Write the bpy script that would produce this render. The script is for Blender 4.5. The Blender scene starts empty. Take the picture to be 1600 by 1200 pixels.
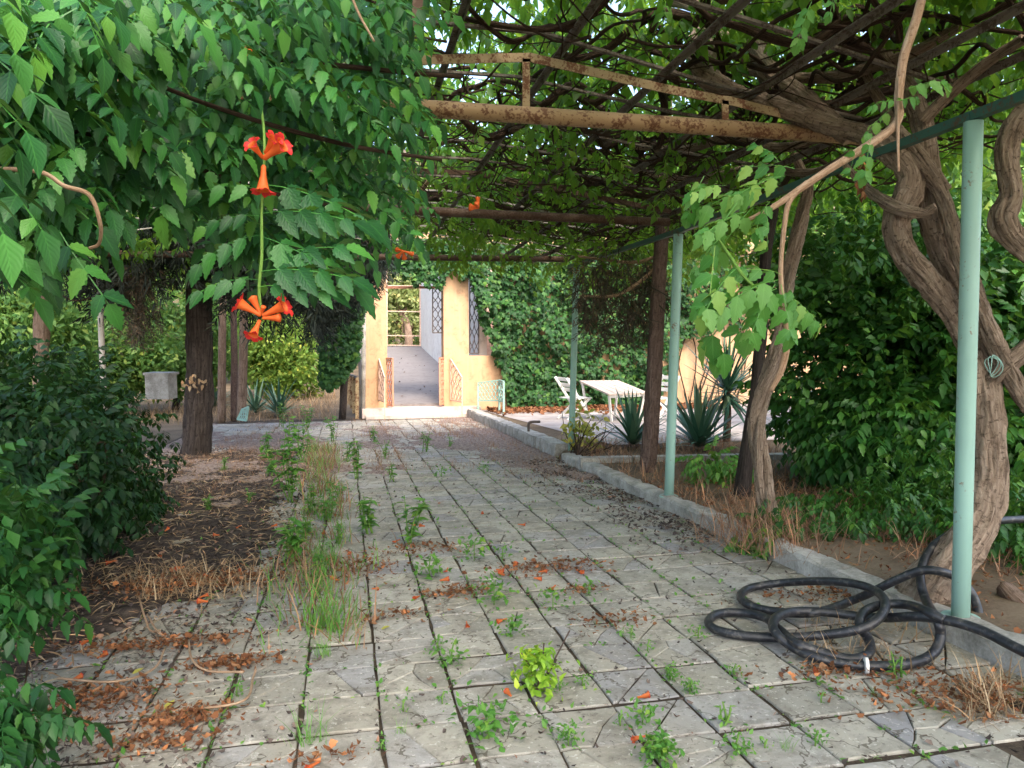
import bpy, math, random
import numpy as np
from mathutils import Vector, Matrix, noise as mnoise

SC = bpy.context.scene
COL = SC.collection
rad = math.radians
rng = np.random.default_rng(7)
random.seed(7)

# ------------------------------------------------------------------ camera
F = 1200.0
PITCH = math.atan(88 / F)
YAW = math.atan(260 / F)
SLOPE = 0.0407
EYE = 1.6
cd = bpy.data.cameras.new('camera')
cam = bpy.data.objects.new('camera', cd)
COL.objects.link(cam)
cam.location = (0, 0, EYE)
cam.rotation_euler = (math.pi / 2 - PITCH, 0, -YAW)
cd.sensor_fit = 'HORIZONTAL'
cd.sensor_width = 36
cd.lens = 27.0
cd.clip_start = 0.05
cd.clip_end = 2000
SC.camera = cam
SC.render.resolution_x, SC.render.resolution_y = 1024, 768

# ------------------------------------------------------------------ sky, sun, exposure
SUN_EL, SUN_AZ = rad(48), rad(168)      # azimuth measured clockwise from +Y
world = bpy.data.worlds.new('World')
SC.world = world
world.use_nodes = True
wt = world.node_tree
wt.nodes.clear()
sky = wt.nodes.new('ShaderNodeTexSky')
sky.sky_type = 'NISHITA'
sky.sun_disc = False
sky.sun_elevation = SUN_EL
sky.sun_rotation = SUN_AZ
sky.dust_density = 4.0
sky.air_density = 1.0
sky.ozone_density = 0.4
bg = wt.nodes.new('ShaderNodeBackground')
bg.inputs['Strength'].default_value = 0.15
wo = wt.nodes.new('ShaderNodeOutputWorld')
wt.links.new(sky.outputs[0], bg.inputs[0])
wt.links.new(bg.outputs[0], wo.inputs[0])
sl = bpy.data.lights.new('sun', 'SUN')
sl.energy = 0.5
sl.angle = rad(11)
sl.color = (1.0, 0.93, 0.82)
so = bpy.data.objects.new('sun', sl)
COL.objects.link(so)
sd = Vector((math.sin(SUN_AZ) * math.cos(SUN_EL), math.cos(SUN_AZ) * math.cos(SUN_EL), math.sin(SUN_EL)))
so.rotation_euler = (-sd).to_track_quat('-Z', 'Y').to_euler()
SC.view_settings.view_transform = 'Standard'
SC.view_settings.look = 'None'
SC.view_settings.gamma = 1.0
SC.view_settings.use_curve_mapping = False
SC.view_settings.exposure = 2.4
SC.cycles.max_bounces = 7
SC.cycles.diffuse_bounces = 4
SC.cycles.transmission_bounces = 4
SC.cycles.use_denoising = True

# ------------------------------------------------------------------ pixel helpers (photo is 1600 x 1200)
CM = np.array(cam.rotation_euler.to_matrix())
CL = np.array([0, 0, EYE])


def ray(px, py):
    return CM @ np.array([(px - 800) / F, (600 - py) / F, -1.0])


def gp(px, py, h=0.0):
    r = ray(px, py)
    t = (-h + EYE) / -(r[2] + SLOPE * r[1])
    p = CL + r * t
    return p


def yp(px, py, Y):
    r = ray(px, py)
    return CL + r * (Y / r[1])


def dp(px, py, d):
    return CL + ray(px, py) * d


def proj(P):
    q = (np.atleast_2d(P) - CL) @ CM
    z = -q[:, 2]
    zz = np.where(np.abs(z) < 1e-6, 1e-6, z)
    return 800 + F * q[:, 0] / zz, 600 - F * q[:, 1] / zz, z


def pz(x, y):
    """height of the paving plane"""
    return -SLOPE * y


def gz(x, y):
    """height of the ground sheet"""
    x = np.asarray(x, float)
    y = np.asarray(y, float)
    z = -SLOPE * np.clip(y, -30, 23) - 0.03
    bed = np.clip((x - 3.29) / 0.1, 0, 1)
    z = z + 0.14 * bed
    hill = np.clip((y - 44) / 60, 0, 3)
    z = z + 15 * hill ** 1.15
    return z


# ------------------------------------------------------------------ node helpers
def srgb(r, g, b):
    f = lambda c: (c / 255) / 12.92 if c / 255 <= 0.04045 else ((c / 255 + 0.055) / 1.055) ** 2.4
    return (f(r), f(g), f(b), 1)


class NT:
    def __init__(s, name):
        s.m = bpy.data.materials.new(name)
        s.m.use_nodes = True
        s.t = s.m.node_tree
        s.t.nodes.clear()
        s.out = s.t.nodes.new('ShaderNodeOutputMaterial')

    def n(s, typ, **kw):
        o = s.t.nodes.new(typ)
        for k, v in kw.items():
            setattr(o, k, v)
        return o

    def l(s, a, b):
        s.t.links.new(a, b)

    def put(s, sock, v):
        if hasattr(v, 'bl_idname') or hasattr(v, 'is_output'):
            s.l(v, sock)
        else:
            sock.default_value = v

    def coord(s, kind='Object', scale=(1, 1, 1)):
        tc = s.n('ShaderNodeTexCoord')
        mp = s.n('ShaderNodeMapping')
        mp.inputs['Scale'].default_value = scale
        s.l(tc.outputs[kind], mp.inputs[0])
        return mp.outputs[0]

    def geo(s, scale=(1, 1, 1)):
        g = s.n('ShaderNodeNewGeometry')
        mp = s.n('ShaderNodeMapping')
        mp.inputs['Scale'].default_value = scale
        s.l(g.outputs['Position'], mp.inputs[0])
        return mp.outputs[0]

    def noise(s, vec, scale, detail=5, rough=0.6, dist=0.0):
        o = s.n('ShaderNodeTexNoise')
        o.inputs['Scale'].default_value = scale
        o.inputs['Detail'].default_value = detail
        o.inputs['Roughness'].default_value = rough
        o.inputs['Distortion'].default_value = dist
        if vec is not None:
            s.l(vec, o.inputs['Vector'])
        return o.outputs[0]

    def ramp(s, fac, stops, interp='LINEAR'):
        o = s.n('ShaderNodeValToRGB')
        o.color_ramp.interpolation = interp
        el = o.color_ramp.elements
        while len(el) > 1:
            el.remove(el[-1])
        el[0].position, el[0].color = stops[0]
        for p, c in stops[1:]:
            e = el.new(p)
            e.color = c
        s.put(o.inputs[0], fac)
        return o.outputs[0]

    def mix(s, fac, a, b, mode='MIX'):
        o = s.n('ShaderNodeMix', data_type='RGBA', blend_type=mode)
        s.put(o.inputs[0], fac)
        s.put(o.inputs[6], a)
        s.put(o.inputs[7], b)
        return o.outputs[2]

    def math(s, op, a, b=0.0):
        o = s.n('ShaderNodeMath', operation=op)
        s.put(o.inputs[0], a)
        s.put(o.inputs[1], b)
        return o.outputs[0]

    def bump(s, h, strength=0.4, dist=0.02):
        o = s.n('ShaderNodeBump')
        o.inputs['Strength'].default_value = strength
        o.inputs['Distance'].default_value = dist
        s.l(h, o.inputs['Height'])
        return o.outputs[0]

    def pbr(s, col, rough=0.7, normal=None, spec=0.5, metal=0.0):
        o = s.n('ShaderNodeBsdfPrincipled')
        s.put(o.inputs['Base Color'], col)
        s.put(o.inputs['Roughness'], rough)
        o.inputs['Specular IOR Level'].default_value = spec
        o.inputs['Metallic'].default_value = metal
        if normal is not None:
            s.l(normal, o.inputs['Normal'])
        return o.outputs[0]

    def done(s, sh):
        s.l(sh, s.out.inputs[0])
        return s.m

    def rnd(s):
        g = s.n('ShaderNodeNewGeometry')
        oi = s.n('ShaderNodeObjectInfo')
        a = s.math('ADD', g.outputs['Random Per Island'], oi.outputs['Random'])
        return s.math('FRACT', a)


def c3(r, g, b):
    return (r, g, b, 1)


def leaf_mat(name, dark, mid, light, trans=0.35, tcol=None, rough=0.42, vein=True, spec=0.4):
    t = NT(name)
    r = t.rnd()
    col = t.ramp(r, [(0.0, dark), (0.5, mid), (0.88, light), (1.0, c3(*(min(1, light[i] * k) for i, k in enumerate((1.9, 1.35, 1.0)))))])
    nz = t.noise(t.geo(), 1.3, 3)
    col = t.mix(t.math('MULTIPLY', nz, 0.5), col, dark)
    nrm = None
    if vein:
        uv = t.n('ShaderNodeUVMap')
        sp = t.n('ShaderNodeSeparateXYZ')
        t.l(uv.outputs[0], sp.inputs[0])
        au = t.math('ABSOLUTE', sp.outputs[0])
        rib = t.math('LESS_THAN', au, 0.07)
        w = t.math('SINE', t.math('MULTIPLY', t.math('SUBTRACT', sp.outputs[1], t.math('MULTIPLY', au, 0.35)), 46.0))
        side = t.math('MULTIPLY', t.math('GREATER_THAN', w, 0.86), 0.45)
        vv = t.math('MAXIMUM', rib, side)
        col = t.mix(t.math('MULTIPLY', vv, 0.2), col, c3(*(min(1, light[i] * 1.5) for i in range(3))))
        nrm = t.bump(w, 0.16, 0.002)
    p = t.pbr(col, rough, nrm, spec)
    tr = t.n('ShaderNodeBsdfTranslucent')
    tc = t.mix(0.5, col, tcol or c3(0.18, 0.32, 0.03))
    t.l(tc, tr.inputs[0])
    mx = t.n('ShaderNodeMixShader')
    mx.inputs[0].default_value = trans
    t.l(p, mx.inputs[1])
    t.l(tr.outputs[0], mx.inputs[2])
    return t.done(mx.outputs[0])


M = {}
M['leaf_front'] = leaf_mat('leaf_front', c3(0.008, 0.055, 0.016), c3(0.024, 0.13, 0.028), c3(0.075, 0.27, 0.045), 0.22, rough=.42, spec=.35)
M['leaf_roof'] = leaf_mat('leaf_roof', c3(0.02, 0.095, 0.012), c3(0.05, 0.18, 0.02), c3(0.13, 0.3, 0.03), 0.58, c3(0.42, 0.62, 0.06))
M['leaf_young'] = leaf_mat('leaf_young', c3(0.05, 0.2, 0.035), c3(0.09, 0.29, 0.05), c3(0.19, 0.40, 0.10), 0.38, c3(0.3, 0.5, 0.06))
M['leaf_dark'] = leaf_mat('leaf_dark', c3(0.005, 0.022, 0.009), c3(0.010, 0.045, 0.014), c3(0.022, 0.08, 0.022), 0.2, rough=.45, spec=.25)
M['leaf_corner'] = leaf_mat('leaf_corner', c3(0.006, 0.035, 0.01), c3(0.013, 0.07, 0.016), c3(0.03, 0.115, 0.022), 0.25, spec=.25)
M['leaf_shrub'] = leaf_mat('leaf_shrub', c3(0.011, 0.055, 0.012), c3(0.026, 0.115, 0.02), c3(0.065, 0.2, 0.028), 0.3, spec=.3)
M['ivy'] = leaf_mat('ivy', c3(0.008, 0.04, 0.010), c3(0.02, 0.085, 0.018), c3(0.055, 0.16, 0.03), 0.2, vein=False, rough=0.55, spec=0.25)
M['leaf_far'] = leaf_mat('leaf_far', c3(0.05, 0.14, 0.03), c3(0.11, 0.24, 0.05), c3(0.22, 0.36, 0.08), 0.4, c3(0.3, 0.45, 0.08), vein=False, rough=0.6)
M['leaf_lime'] = leaf_mat('leaf_lime', c3(0.09, 0.2, 0.03), c3(0.18, 0.32, 0.05), c3(0.32, 0.42, 0.08), 0.4, c3(0.4, 0.5, 0.08), vein=False, rough=0.6)
M['leaf_olive'] = leaf_mat('leaf_olive', c3(0.2, 0.27, 0.09), c3(0.34, 0.41, 0.15), c3(0.5, 0.54, 0.28), 0.45, c3(0.5, 0.55, 0.2), vein=False, rough=0.6)
M['leaf_gold'] = leaf_mat('leaf_gold', c3(0.2, 0.26, 0.04), c3(0.42, 0.42, 0.07), c3(0.6, 0.52, 0.12), 0.35, c3(0.5, 0.5, 0.1), vein=False)
M['cypress'] = leaf_mat('cypress', c3(0.006, 0.012, 0.009), c3(0.011, 0.02, 0.013), c3(0.022, 0.034, 0.02), 0.1, c3(0.05, 0.07, 0.03), vein=False, rough=0.7)
M['cypress_dry'] = leaf_mat('cypress_dry', c3(0.035, 0.03, 0.022), c3(0.06, 0.055, 0.035), c3(0.11, 0.075, 0.045), 0.1, c3(0.1, 0.07, 0.03), vein=False, rough=0.8)
M['weed'] = leaf_mat('weed', c3(0.05, 0.17, 0.03), c3(0.09, 0.25, 0.04), c3(0.17, 0.35, 0.06), 0.35, c3(0.25, 0.45, 0.05))
M['weed_lime'] = leaf_mat('weed_lime', c3(0.16, 0.34, 0.03), c3(0.27, 0.46, 0.04), c3(0.38, 0.55, 0.06), 0.35, c3(0.4, 0.55, 0.05), vein=False)
M['yucca'] = leaf_mat('yucca', c3(0.03, 0.09, 0.06), c3(0.06, 0.15, 0.09), c3(0.14, 0.24, 0.15), 0.12, c3(0.1, 0.2, 0.08), vein=False, rough=0.4)
M['dead'] = leaf_mat('dead', c3(0.1, 0.035, 0.014), c3(0.22, 0.085, 0.03), c3(0.36, 0.19, 0.09), 0.15, c3(0.3, 0.12, 0.04), vein=False, rough=0.8)
M['dead_dark'] = leaf_mat('dead_dark', c3(0.04, 0.03, 0.028), c3(0.095, 0.07, 0.06), c3(0.21, 0.155, 0.125), 0.05, c3(0.1, 0.06, 0.04), vein=False, rough=0.85)
M['straw'] = leaf_mat('straw', c3(0.22, 0.13, 0.07), c3(0.36, 0.25, 0.14), c3(0.5, 0.4, 0.26), 0.2, c3(0.4, 0.3, 0.15), vein=False, rough=0.8)
M['straw_red'] = leaf_mat('straw_red', c3(0.2, 0.09, 0.05), c3(0.32, 0.18, 0.1), c3(0.42, 0.3, 0.2), 0.2, c3(0.35, 0.2, 0.1), vein=False, rough=0.8)


def bark_mat(name, dark, mid, light, su=9.0, sv=2.2, strength=0.9):
    t = NT(name)
    uv = t.coord('UV', (su, sv, 1))
    n1 = t.noise(uv, 2.6, 9, 0.72, 0.8)
    n2 = t.noise(t.geo(), 2.2, 4)
    col = t.ramp(n1, [(0.36, dark), (0.49, mid), (0.66, light)])
    col = t.mix(t.math('MULTIPLY', n2, 0.55), col, mid)
    fine = t.noise(uv, 7.0, 6, 0.7)
    cross = t.noise(t.coord('UV', (su * .8, sv * 7, 1)), 2.0, 4, 0.6)
    col = t.mix(t.ramp(cross, [(0.56, c3(0, 0, 0)), (0.66, c3(.7, .7, .7))]), col, dark)
    h = t.math('ADD', n1, t.math('MULTIPLY', fine, 0.3))
    return t.done(t.pbr(col, 0.9, t.bump(h, strength, 0.09), 0.15))


M['bark_vine'] = bark_mat('bark_vine', c3(0.07, 0.048, 0.034), c3(0.39, 0.29, 0.215), c3(0.66, 0.53, 0.42), 8, 2.8)
M['bark_branch'] = bark_mat('bark_branch', c3(0.022, 0.014, 0.01), c3(0.08, 0.05, 0.034), c3(0.18, 0.12, 0.082), 5, 2.4)
M['bark_red'] = bark_mat('bark_red', c3(0.06, 0.042, 0.037), c3(0.17, 0.115, 0.095), c3(0.3, 0.22, 0.19), 10, 3.0)
M['bark_grey'] = bark_mat('bark_grey', c3(0.02, 0.016, 0.014), c3(0.06, 0.048, 0.042), c3(0.13, 0.105, 0.095), 14, 1.2)
M['bark_pale'] = bark_mat('bark_pale', c3(0.1, 0.065, 0.045), c3(0.24, 0.165, 0.12), c3(0.4, 0.3, 0.23), 8, 1.5)
M['twig_pale'] = bark_mat('twig_pale', c3(0.2, 0.12, 0.07), c3(0.38, 0.25, 0.16), c3(0.55, 0.42, 0.3), 3, 5, 0.4)
M['stem_green'] = bark_mat('stem_green', c3(0.07, 0.17, 0.03), c3(0.13, 0.25, 0.05), c3(0.22, 0.33, 0.09), 3, 5, 0.2)


def paver_mat():
    t = NT('paver_stone')
    g = t.geo()
    r = t.rnd()
    K = lambda v: c3(v, v, v)
    base = t.ramp(r, [(0, c3(0.30, 0.285, 0.245)), (0.3, c3(0.355, 0.335, 0.285)), (0.6, c3(0.42, 0.395, 0.335)), (0.85, c3(0.335, 0.325, 0.315)), (1, c3(0.27, 0.265, 0.275))])
    n0 = t.noise(g, 1.1, 5, 0.6)          # broad mossy / ochre stains
    base = t.mix(t.ramp(n0, [(0.47, K(0)), (0.68, K(0.4))]), base, c3(0.37, 0.315, 0.22))
    n1 = t.noise(g, 5.5, 7, 0.7, 0.4)     # worn dark blotches
    base = t.mix(t.ramp(n1, [(0.46, K(0)), (0.64, K(0.75))]), base, c3(0.19, 0.175, 0.145))
    n2 = t.noise(g, 26, 6, 0.75)          # pits
    base = t.mix(t.ramp(n2, [(0.56, K(0)), (0.66, K(0.8))]), base, c3(0.12, 0.105, 0.085))
    n3 = t.noise(t.geo((1.0, 1.0, 1.0)), 34, 4, 0.65, 0.6)   # pale flecks
    base = t.mix(t.ramp(n3, [(0.60, K(0)), (0.67, K(0.6))]), base, c3(0.66, 0.63, 0.57))
    w = t.n('ShaderNodeTexVoronoi', feature='DISTANCE_TO_EDGE')
    w.inputs['Scale'].default_value = 3.3
    wv = t.mix(0.12, g, t.n('ShaderNodeTexNoise').outputs['Color'])
    t.l(wv, w.inputs['Vector'])
    crk = t.math('MULTIPLY', t.math('LESS_THAN', w.outputs['Distance'], 0.012), t.math('GREATER_THAN', t.noise(g, 1.7, 3), 0.5))
    base = t.mix(t.math('MULTIPLY', crk, 0.75), base, c3(0.09, 0.075, 0.055))
    h = t.math('SUBTRACT', t.math('ADD', t.math('MULTIPLY', n2, -0.6), t.math('MULTIPLY', n1, 0.9)), t.math('MULTIPLY', crk, 0.5))
    return t.done(t.pbr(base, 0.88, t.bump(h, 0.7, 0.016), 0.2))


def rough_mat(name, stops, scale=6, fine=50, rough=0.9, bump=0.6, bd=0.02, spec=0.2):
    t = NT(name)
    g = t.geo()
    n1 = t.noise(g, scale, 8, 0.65)
    n2 = t.noise(g, fine, 5, 0.7)
    f = t.math('ADD', t.math('MULTIPLY', n1, 0.65), t.math('MULTIPLY', n2, 0.35))
    col = t.ramp(f, stops)
    return t.done(t.pbr(col, rough, t.bump(f, bump, bd), spec))


M['paver'] = paver_mat()
M['soil'] = rough_mat('soil', [(0.3, c3(0.02, 0.015, 0.011)), (0.5, c3(0.06, 0.045, 0.032)), (0.7, c3(0.14, 0.105, 0.075))], 5, 70, 0.95, 1.0, 0.03)
M['ground'] = rough_mat('ground', [(0.32, c3(0.05, 0.036, 0.024)), (0.5, c3(0.13, 0.095, 0.062)), (0.68, c3(0.22, 0.17, 0.115))], 0.9, 40, 0.95, 0.9, 0.03)
M['litter'] = rough_mat('litter', [(0.33, c3(0.02, 0.016, 0.015)), (0.5, c3(0.055, 0.042, 0.036)), (0.66, c3(0.13, 0.1, 0.08))], 9, 90, 0.95, 1.0, 0.04)
M['dry_mat'] = rough_mat('dry_mat', [(0.36, c3(0.06, 0.045, 0.04)), (0.48, c3(0.22, 0.165, 0.14)), (0.6, c3(0.4, 0.32, 0.27))], 22, 120, 0.95, 1.0, 0.04)
M['hill'] = rough_mat('hill', [(0.35, c3(0.05, 0.08, 0.03)), (0.5, c3(0.14, 0.15, 0.07)), (0.62, c3(0.26, 0.22, 0.13))], 0.25, 3, 0.95, 0.5, 0.3)
M['concrete'] = rough_mat('concrete', [(0.3, c3(0.13, 0.12, 0.1)), (0.46, c3(0.3, 0.285, 0.255)), (0.58, c3(0.44, 0.42, 0.385)), (0.7, c3(0.58, 0.56, 0.52))], 4, 45, 0.88, 0.7, 0.012)
M['yard'] = rough_mat('yard', [(0.3, c3(0.2, 0.17, 0.15)), (0.5, c3(0.34, 0.305, 0.285)), (0.7, c3(0.45, 0.42, 0.4))], 2, 40, 0.9, 0.5, 0.01)


def plaster(name, col, stain, chalk):
    t = NT(name)
    g = t.geo()
    n1 = t.noise(g, 1.1, 7, 0.62)
    n2 = t.noise(g, 16, 5, 0.6)
    c = t.mix(t.ramp(n1, [(0.42, c3(0, 0, 0)), (0.75, c3(0.6, 0.6, 0.6))]), col, stain)
    streak = t.noise(t.geo((7, 7, 0.5)), 1.5, 5, 0.6)
    c = t.mix(t.ramp(streak, [(0.5, c3(0, 0, 0)), (0.8, c3(0.5, 0.5, 0.5))]), c, chalk)
    n3 = t.noise(g, 4.5, 8, 0.7, 0.5)
    c = t.mix(t.ramp(n3, [(0.52, c3(0, 0, 0)), (0.66, c3(0.5, 0.5, 0.5))]), c, c3(*(x * 0.6 for x in stain[:3])))
    return t.done(t.pbr(c, 0.9, t.bump(n2, 0.25, 0.008), 0.2))


M['peach'] = plaster('peach_plaster', c3(0.56, 0.36, 0.21), c3(0.45, 0.25, 0.14), c3(0.62, 0.45, 0.31))
M['white_wall'] = plaster('white_plaster', c3(0.74, 0.69, 0.65), c3(0.6, 0.52, 0.48), c3(0.78, 0.74, 0.7))
M['pink_wall'] = plaster('pink_plaster', c3(0.6, 0.42, 0.34), c3(0.5, 0.36, 0.3), c3(0.66, 0.52, 0.45))
M['step'] = plaster('pale_step', c3(0.6, 0.5, 0.44), c3(0.42, 0.34, 0.29), c3(0.7, 0.62, 0.56))
M['ramp'] = plaster('ramp_concrete', c3(0.22, 0.2, 0.195), c3(0.17, 0.15, 0.14), c3(0.27, 0.25, 0.245))


def paint_mat(name, col, rust, amount=0.62, rough=0.45, metal=0.0):
    t = NT(name)
    g = t.geo()
    n1 = t.noise(g, 9, 7, 0.7)
    n2 = t.noise(g, 55, 4, 0.6)
    f = t.math('ADD', t.math('MULTIPLY', n1, 0.6), t.math('MULTIPLY', n2, 0.4))
    k = t.ramp(f, [(amount - 0.03, c3(0, 0, 0)), (amount + 0.03, c3(1, 1, 1))])
    tone = t.mix(t.noise(g, 2.5, 4), col, c3(*(x * 0.78 for x in col[:3])))
    c = t.mix(k, tone, rust)
    return t.done(t.pbr(c, rough, t.bump(f, 0.25, 0.004), 0.4, metal))


M['teal'] = paint_mat('teal_paint', c3(0.30, 0.50, 0.43), c3(0.2, 0.13, 0.08), 0.615, 0.45)
M['teal_shaded'] = paint_mat('shaded_teal_paint', c3(0.045, 0.13, 0.11), c3(0.1, 0.06, 0.04), 0.56)  # rail teal with the shade under the canopy darkened into its colour
M['rust_pipe'] = paint_mat('rusty_pipe_paint', c3(0.38, 0.255, 0.135), c3(0.13, 0.055, 0.025), 0.53, 0.6)
M['rust_dark'] = paint_mat('dark_rust', c3(0.13, 0.085, 0.06), c3(0.07, 0.035, 0.02), 0.5, 0.7)
M['iron_cream'] = paint_mat('peeling_cream_iron', c3(0.42, 0.32, 0.18), c3(0.15, 0.065, 0.03), 0.52, 0.65)
M['grey_wood'] = paint_mat('weathered_slat', c3(0.2, 0.175, 0.15), c3(0.08, 0.06, 0.045), 0.52, 0.85)
M['pale_slat'] = paint_mat('pale_slat', c3(0.5, 0.46, 0.42), c3(0.25, 0.2, 0.16), 0.58, 0.85)
M['white_paint'] = paint_mat('white_paint', c3(0.78, 0.76, 0.72), c3(0.4, 0.33, 0.26), 0.66, 0.5)
M['red_iron'] = paint_mat('salmon_red_iron', c3(0.62, 0.28, 0.17), c3(0.3, 0.1, 0.06), 0.58, 0.6)
M['pink_iron'] = paint_mat('pale_pink_iron', c3(0.68, 0.47, 0.36), c3(0.4, 0.18, 0.1), 0.62, 0.6)
M['dark_iron'] = paint_mat('dark_iron', c3(0.09, 0.07, 0.06), c3(0.15, 0.06, 0.03), 0.6, 0.6)
M['table_wood'] = paint_mat('bleached_board', c3(0.52, 0.43, 0.36), c3(0.35, 0.26, 0.2), 0.58, 0.8)
M['glass_dark'] = NT('dark_glass')
M['glass_dark'] = M['glass_dark'].done(M['glass_dark'].pbr(c3(0.035, 0.03, 0.03), 0.25, None, 0.6))


def rubber_mat():
    t = NT('black_rubber')
    n = t.noise(t.geo(), 30, 5, 0.6)
    c = t.ramp(n, [(0.35, c3(0.010, 0.011, 0.014)), (0.55, c3(0.02, 0.021, 0.026)), (0.68, c3(0.085, 0.078, 0.07))])
    return t.done(t.pbr(c, 0.42, t.bump(n, 0.2, 0.004), 0.5))


M['rubber'] = rubber_mat()


def petal_mat(name, a, b):
    t = NT(name)
    n = t.noise(t.geo(), 40, 3)
    c = t.mix(n, a, b)
    p = t.pbr(c, 0.5, None, 0.3)
    tr = t.n('ShaderNodeBsdfTranslucent')
    t.l(c, tr.inputs[0])
    mx = t.n('ShaderNodeMixShader')
    mx.inputs[0].default_value = 0.3
    t.l(p, mx.inputs[1])
    t.l(tr.outputs[0], mx.inputs[2])
    return t.done(mx.outputs[0])


M['petal_tube'] = petal_mat('petal_orange', c3(0.72, 0.12, 0.025), c3(0.8, 0.2, 0.045))
M['petal_red'] = petal_mat('petal_red', c3(0.62, 0.02, 0.02), c3(0.72, 0.05, 0.045))


# ------------------------------------------------------------------ object helpers
def tag(o, label=None, cat=None, group=None, kind=None):
    if label:
        o['label'] = label
    if cat:
        o['category'] = cat
    if group:
        o['group'] = group
    if kind:
        o['kind'] = kind
    return o


def thing(name, label, cat, loc=(0, 0, 0), group=None, rz=0.0):
    o = bpy.data.objects.new(name, None)
    COL.objects.link(o)
    o.location = [float(v) for v in loc]
    o.rotation_euler = (0, 0, rz)
    o.empty_display_size = 0.1
    return tag(o, label, cat, group)


def origin(p):
    return np.array(p.location) if p is not None else np.zeros(3)


class MB:
    """collects geometry in world space (or a thing's own space) and links it as one object"""

    def __init__(s):
        s.v, s.f, s.uv, s.mi = [], [], [], []
        s.smooth = []

    def face(s, idx, uvs=None, mi=0, sm=False):
        s.f.append(tuple(idx))
        s.uv.append(uvs or [(0, 0)] * len(idx))
        s.mi.append(mi)
        s.smooth.append(sm)

    def box(s, c, size, R=None, mi=0, taper=0.0):
        c = np.array(c, float)
        hx, hy, hz = np.array(size, float) / 2
        R = np.eye(3) if R is None else R
        b = len(s.v)
        for z in (-1, 1):
            k = 1 - taper if z > 0 else 1
            for x, y in ((-1, -1), (1, -1), (1, 1), (-1, 1)):
                s.v.append(c + R @ np.array([x * hx * k, y * hy * k, z * hz]))
        for q in ((3, 2, 1, 0), (4, 5, 6, 7), (0, 1, 5, 4), (1, 2, 6, 5), (2, 3, 7, 6), (3, 0, 4, 7)):
            s.face([b + i for i in q], [(0, 0), (1, 0), (1, 1), (0, 1)], mi)
        return s

    def bar(s, a, b, w, h=None, up=(0, 0, 1), mi=0):
        a, b = np.array(a, float), np.array(b, float)
        d = b - a
        L = np.linalg.norm(d)
        y = d / L
        x = np.cross(y, np.array(up, float))
        if np.linalg.norm(x) < 1e-4:
            x = np.cross(y, np.array([1.0, 0, 0]))
        x /= np.linalg.norm(x)
        z = np.cross(x, y)
        return s.box((a + b) / 2, (w, L, h or w), np.stack([x, y, z], 1), mi)

    def tube(s, pts, radii, n=10, mi=0, ridge=0.0, twist=0.0, seed=0, cap=True, sm=True, bark=0.0):
        pts = np.array(pts, float)
        m = len(pts)
        radii = np.broadcast_to(np.array(radii, float), (m,))
        tg = np.gradient(pts, axis=0)
        tg /= np.linalg.norm(tg, axis=1)[:, None] + 1e-9
        ref = np.array([0.0, 0, 1]) if abs(tg[0][2]) < 0.9 else np.array([1.0, 0, 0])
        u = np.cross(tg[0], ref)
        u /= np.linalg.norm(u)
        L = 0.0
        b = len(s.v)
        ls = []
        r_ = np.random.default_rng(seed)
        ph = r_.uniform(0, 6.28, 6)
        for i in range(m):
            if i:
                L += np.linalg.norm(pts[i] - pts[i - 1])
            u = u - tg[i] * np.dot(u, tg[i])
            u /= np.linalg.norm(u) + 1e-9
            w = np.cross(tg[i], u)
            ls.append(L)
            for k in range(n):
                a = 2 * math.pi * k / n
                rr = radii[i]
                if ridge:
                    aa = a + twist * L
                    rr *= 1 + ridge * (0.5 * math.sin(3 * aa + ph[0]) + 0.35 * math.sin(5 * aa + ph[1] + L * 1.7) + 0.3 * math.sin(7 * aa + ph[2] - L * 2.3) + 0.35 * math.sin(L * 9 + ph[3] + 2 * math.sin(a + ph[4])))
                if bark:
                    aa = a + twist * 0.6 * L
                    q = Vector((math.cos(aa) * 3.4 + seed, math.sin(aa) * 3.4, L * 2.6))
                    q2 = Vector((math.cos(aa) * 8.0, math.sin(aa) * 8.0 + seed, L * 6.5))
                    rr *= 1 + bark * (0.55 - 2.2 * abs(mnoise.noise(q)) + 0.7 * mnoise.noise(q2))
                s.v.append(pts[i] + rr * (math.cos(a) * u + math.sin(a) * w))
        for i in range(m - 1):
            for k in range(n):
                k2 = (k + 1) % n
                s.face((b + i * n + k, b + i * n + k2, b + (i + 1) * n + k2, b + (i + 1) * n + k),
                       [(k / n, ls[i]), ((k + 1) / n, ls[i]), ((k + 1) / n, ls[i + 1]), (k / n, ls[i + 1])], mi, sm)
        if cap:
            s.face([b + k for k in range(n)][::-1], None, mi)
            s.face([b + (m - 1) * n + k for k in range(n)], None, mi)
        return s

    def prism(s, poly, z0, z1, inset=0.0, drop=0.0, mi=0):
        """vertical prism over a 2-d polygon, top edge bevelled"""
        poly = np.array(poly, float)
        n = len(poly)
        c = poly.mean(0)
        d = c - poly
        top = poly + d / (np.linalg.norm(d, axis=1)[:, None] + 1e-9) * inset
        b = len(s.v)
        for p in poly:
            s.v.append((p[0], p[1], z0))
        for p in poly:
            s.v.append((p[0], p[1], z1 - drop))
        for p in top:
            s.v.append((p[0], p[1], z1))
        for i in range(n):
            j = (i + 1) % n
            s.face((b + i, b + j, b + n + j, b + n + i), None, mi)
            s.face((b + n + i, b + n + j, b + 2 * n + j, b + 2 * n + i), None, mi)
        s.face([b + 2 * n + i for i in range(n)], None, mi)
        return s

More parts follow.
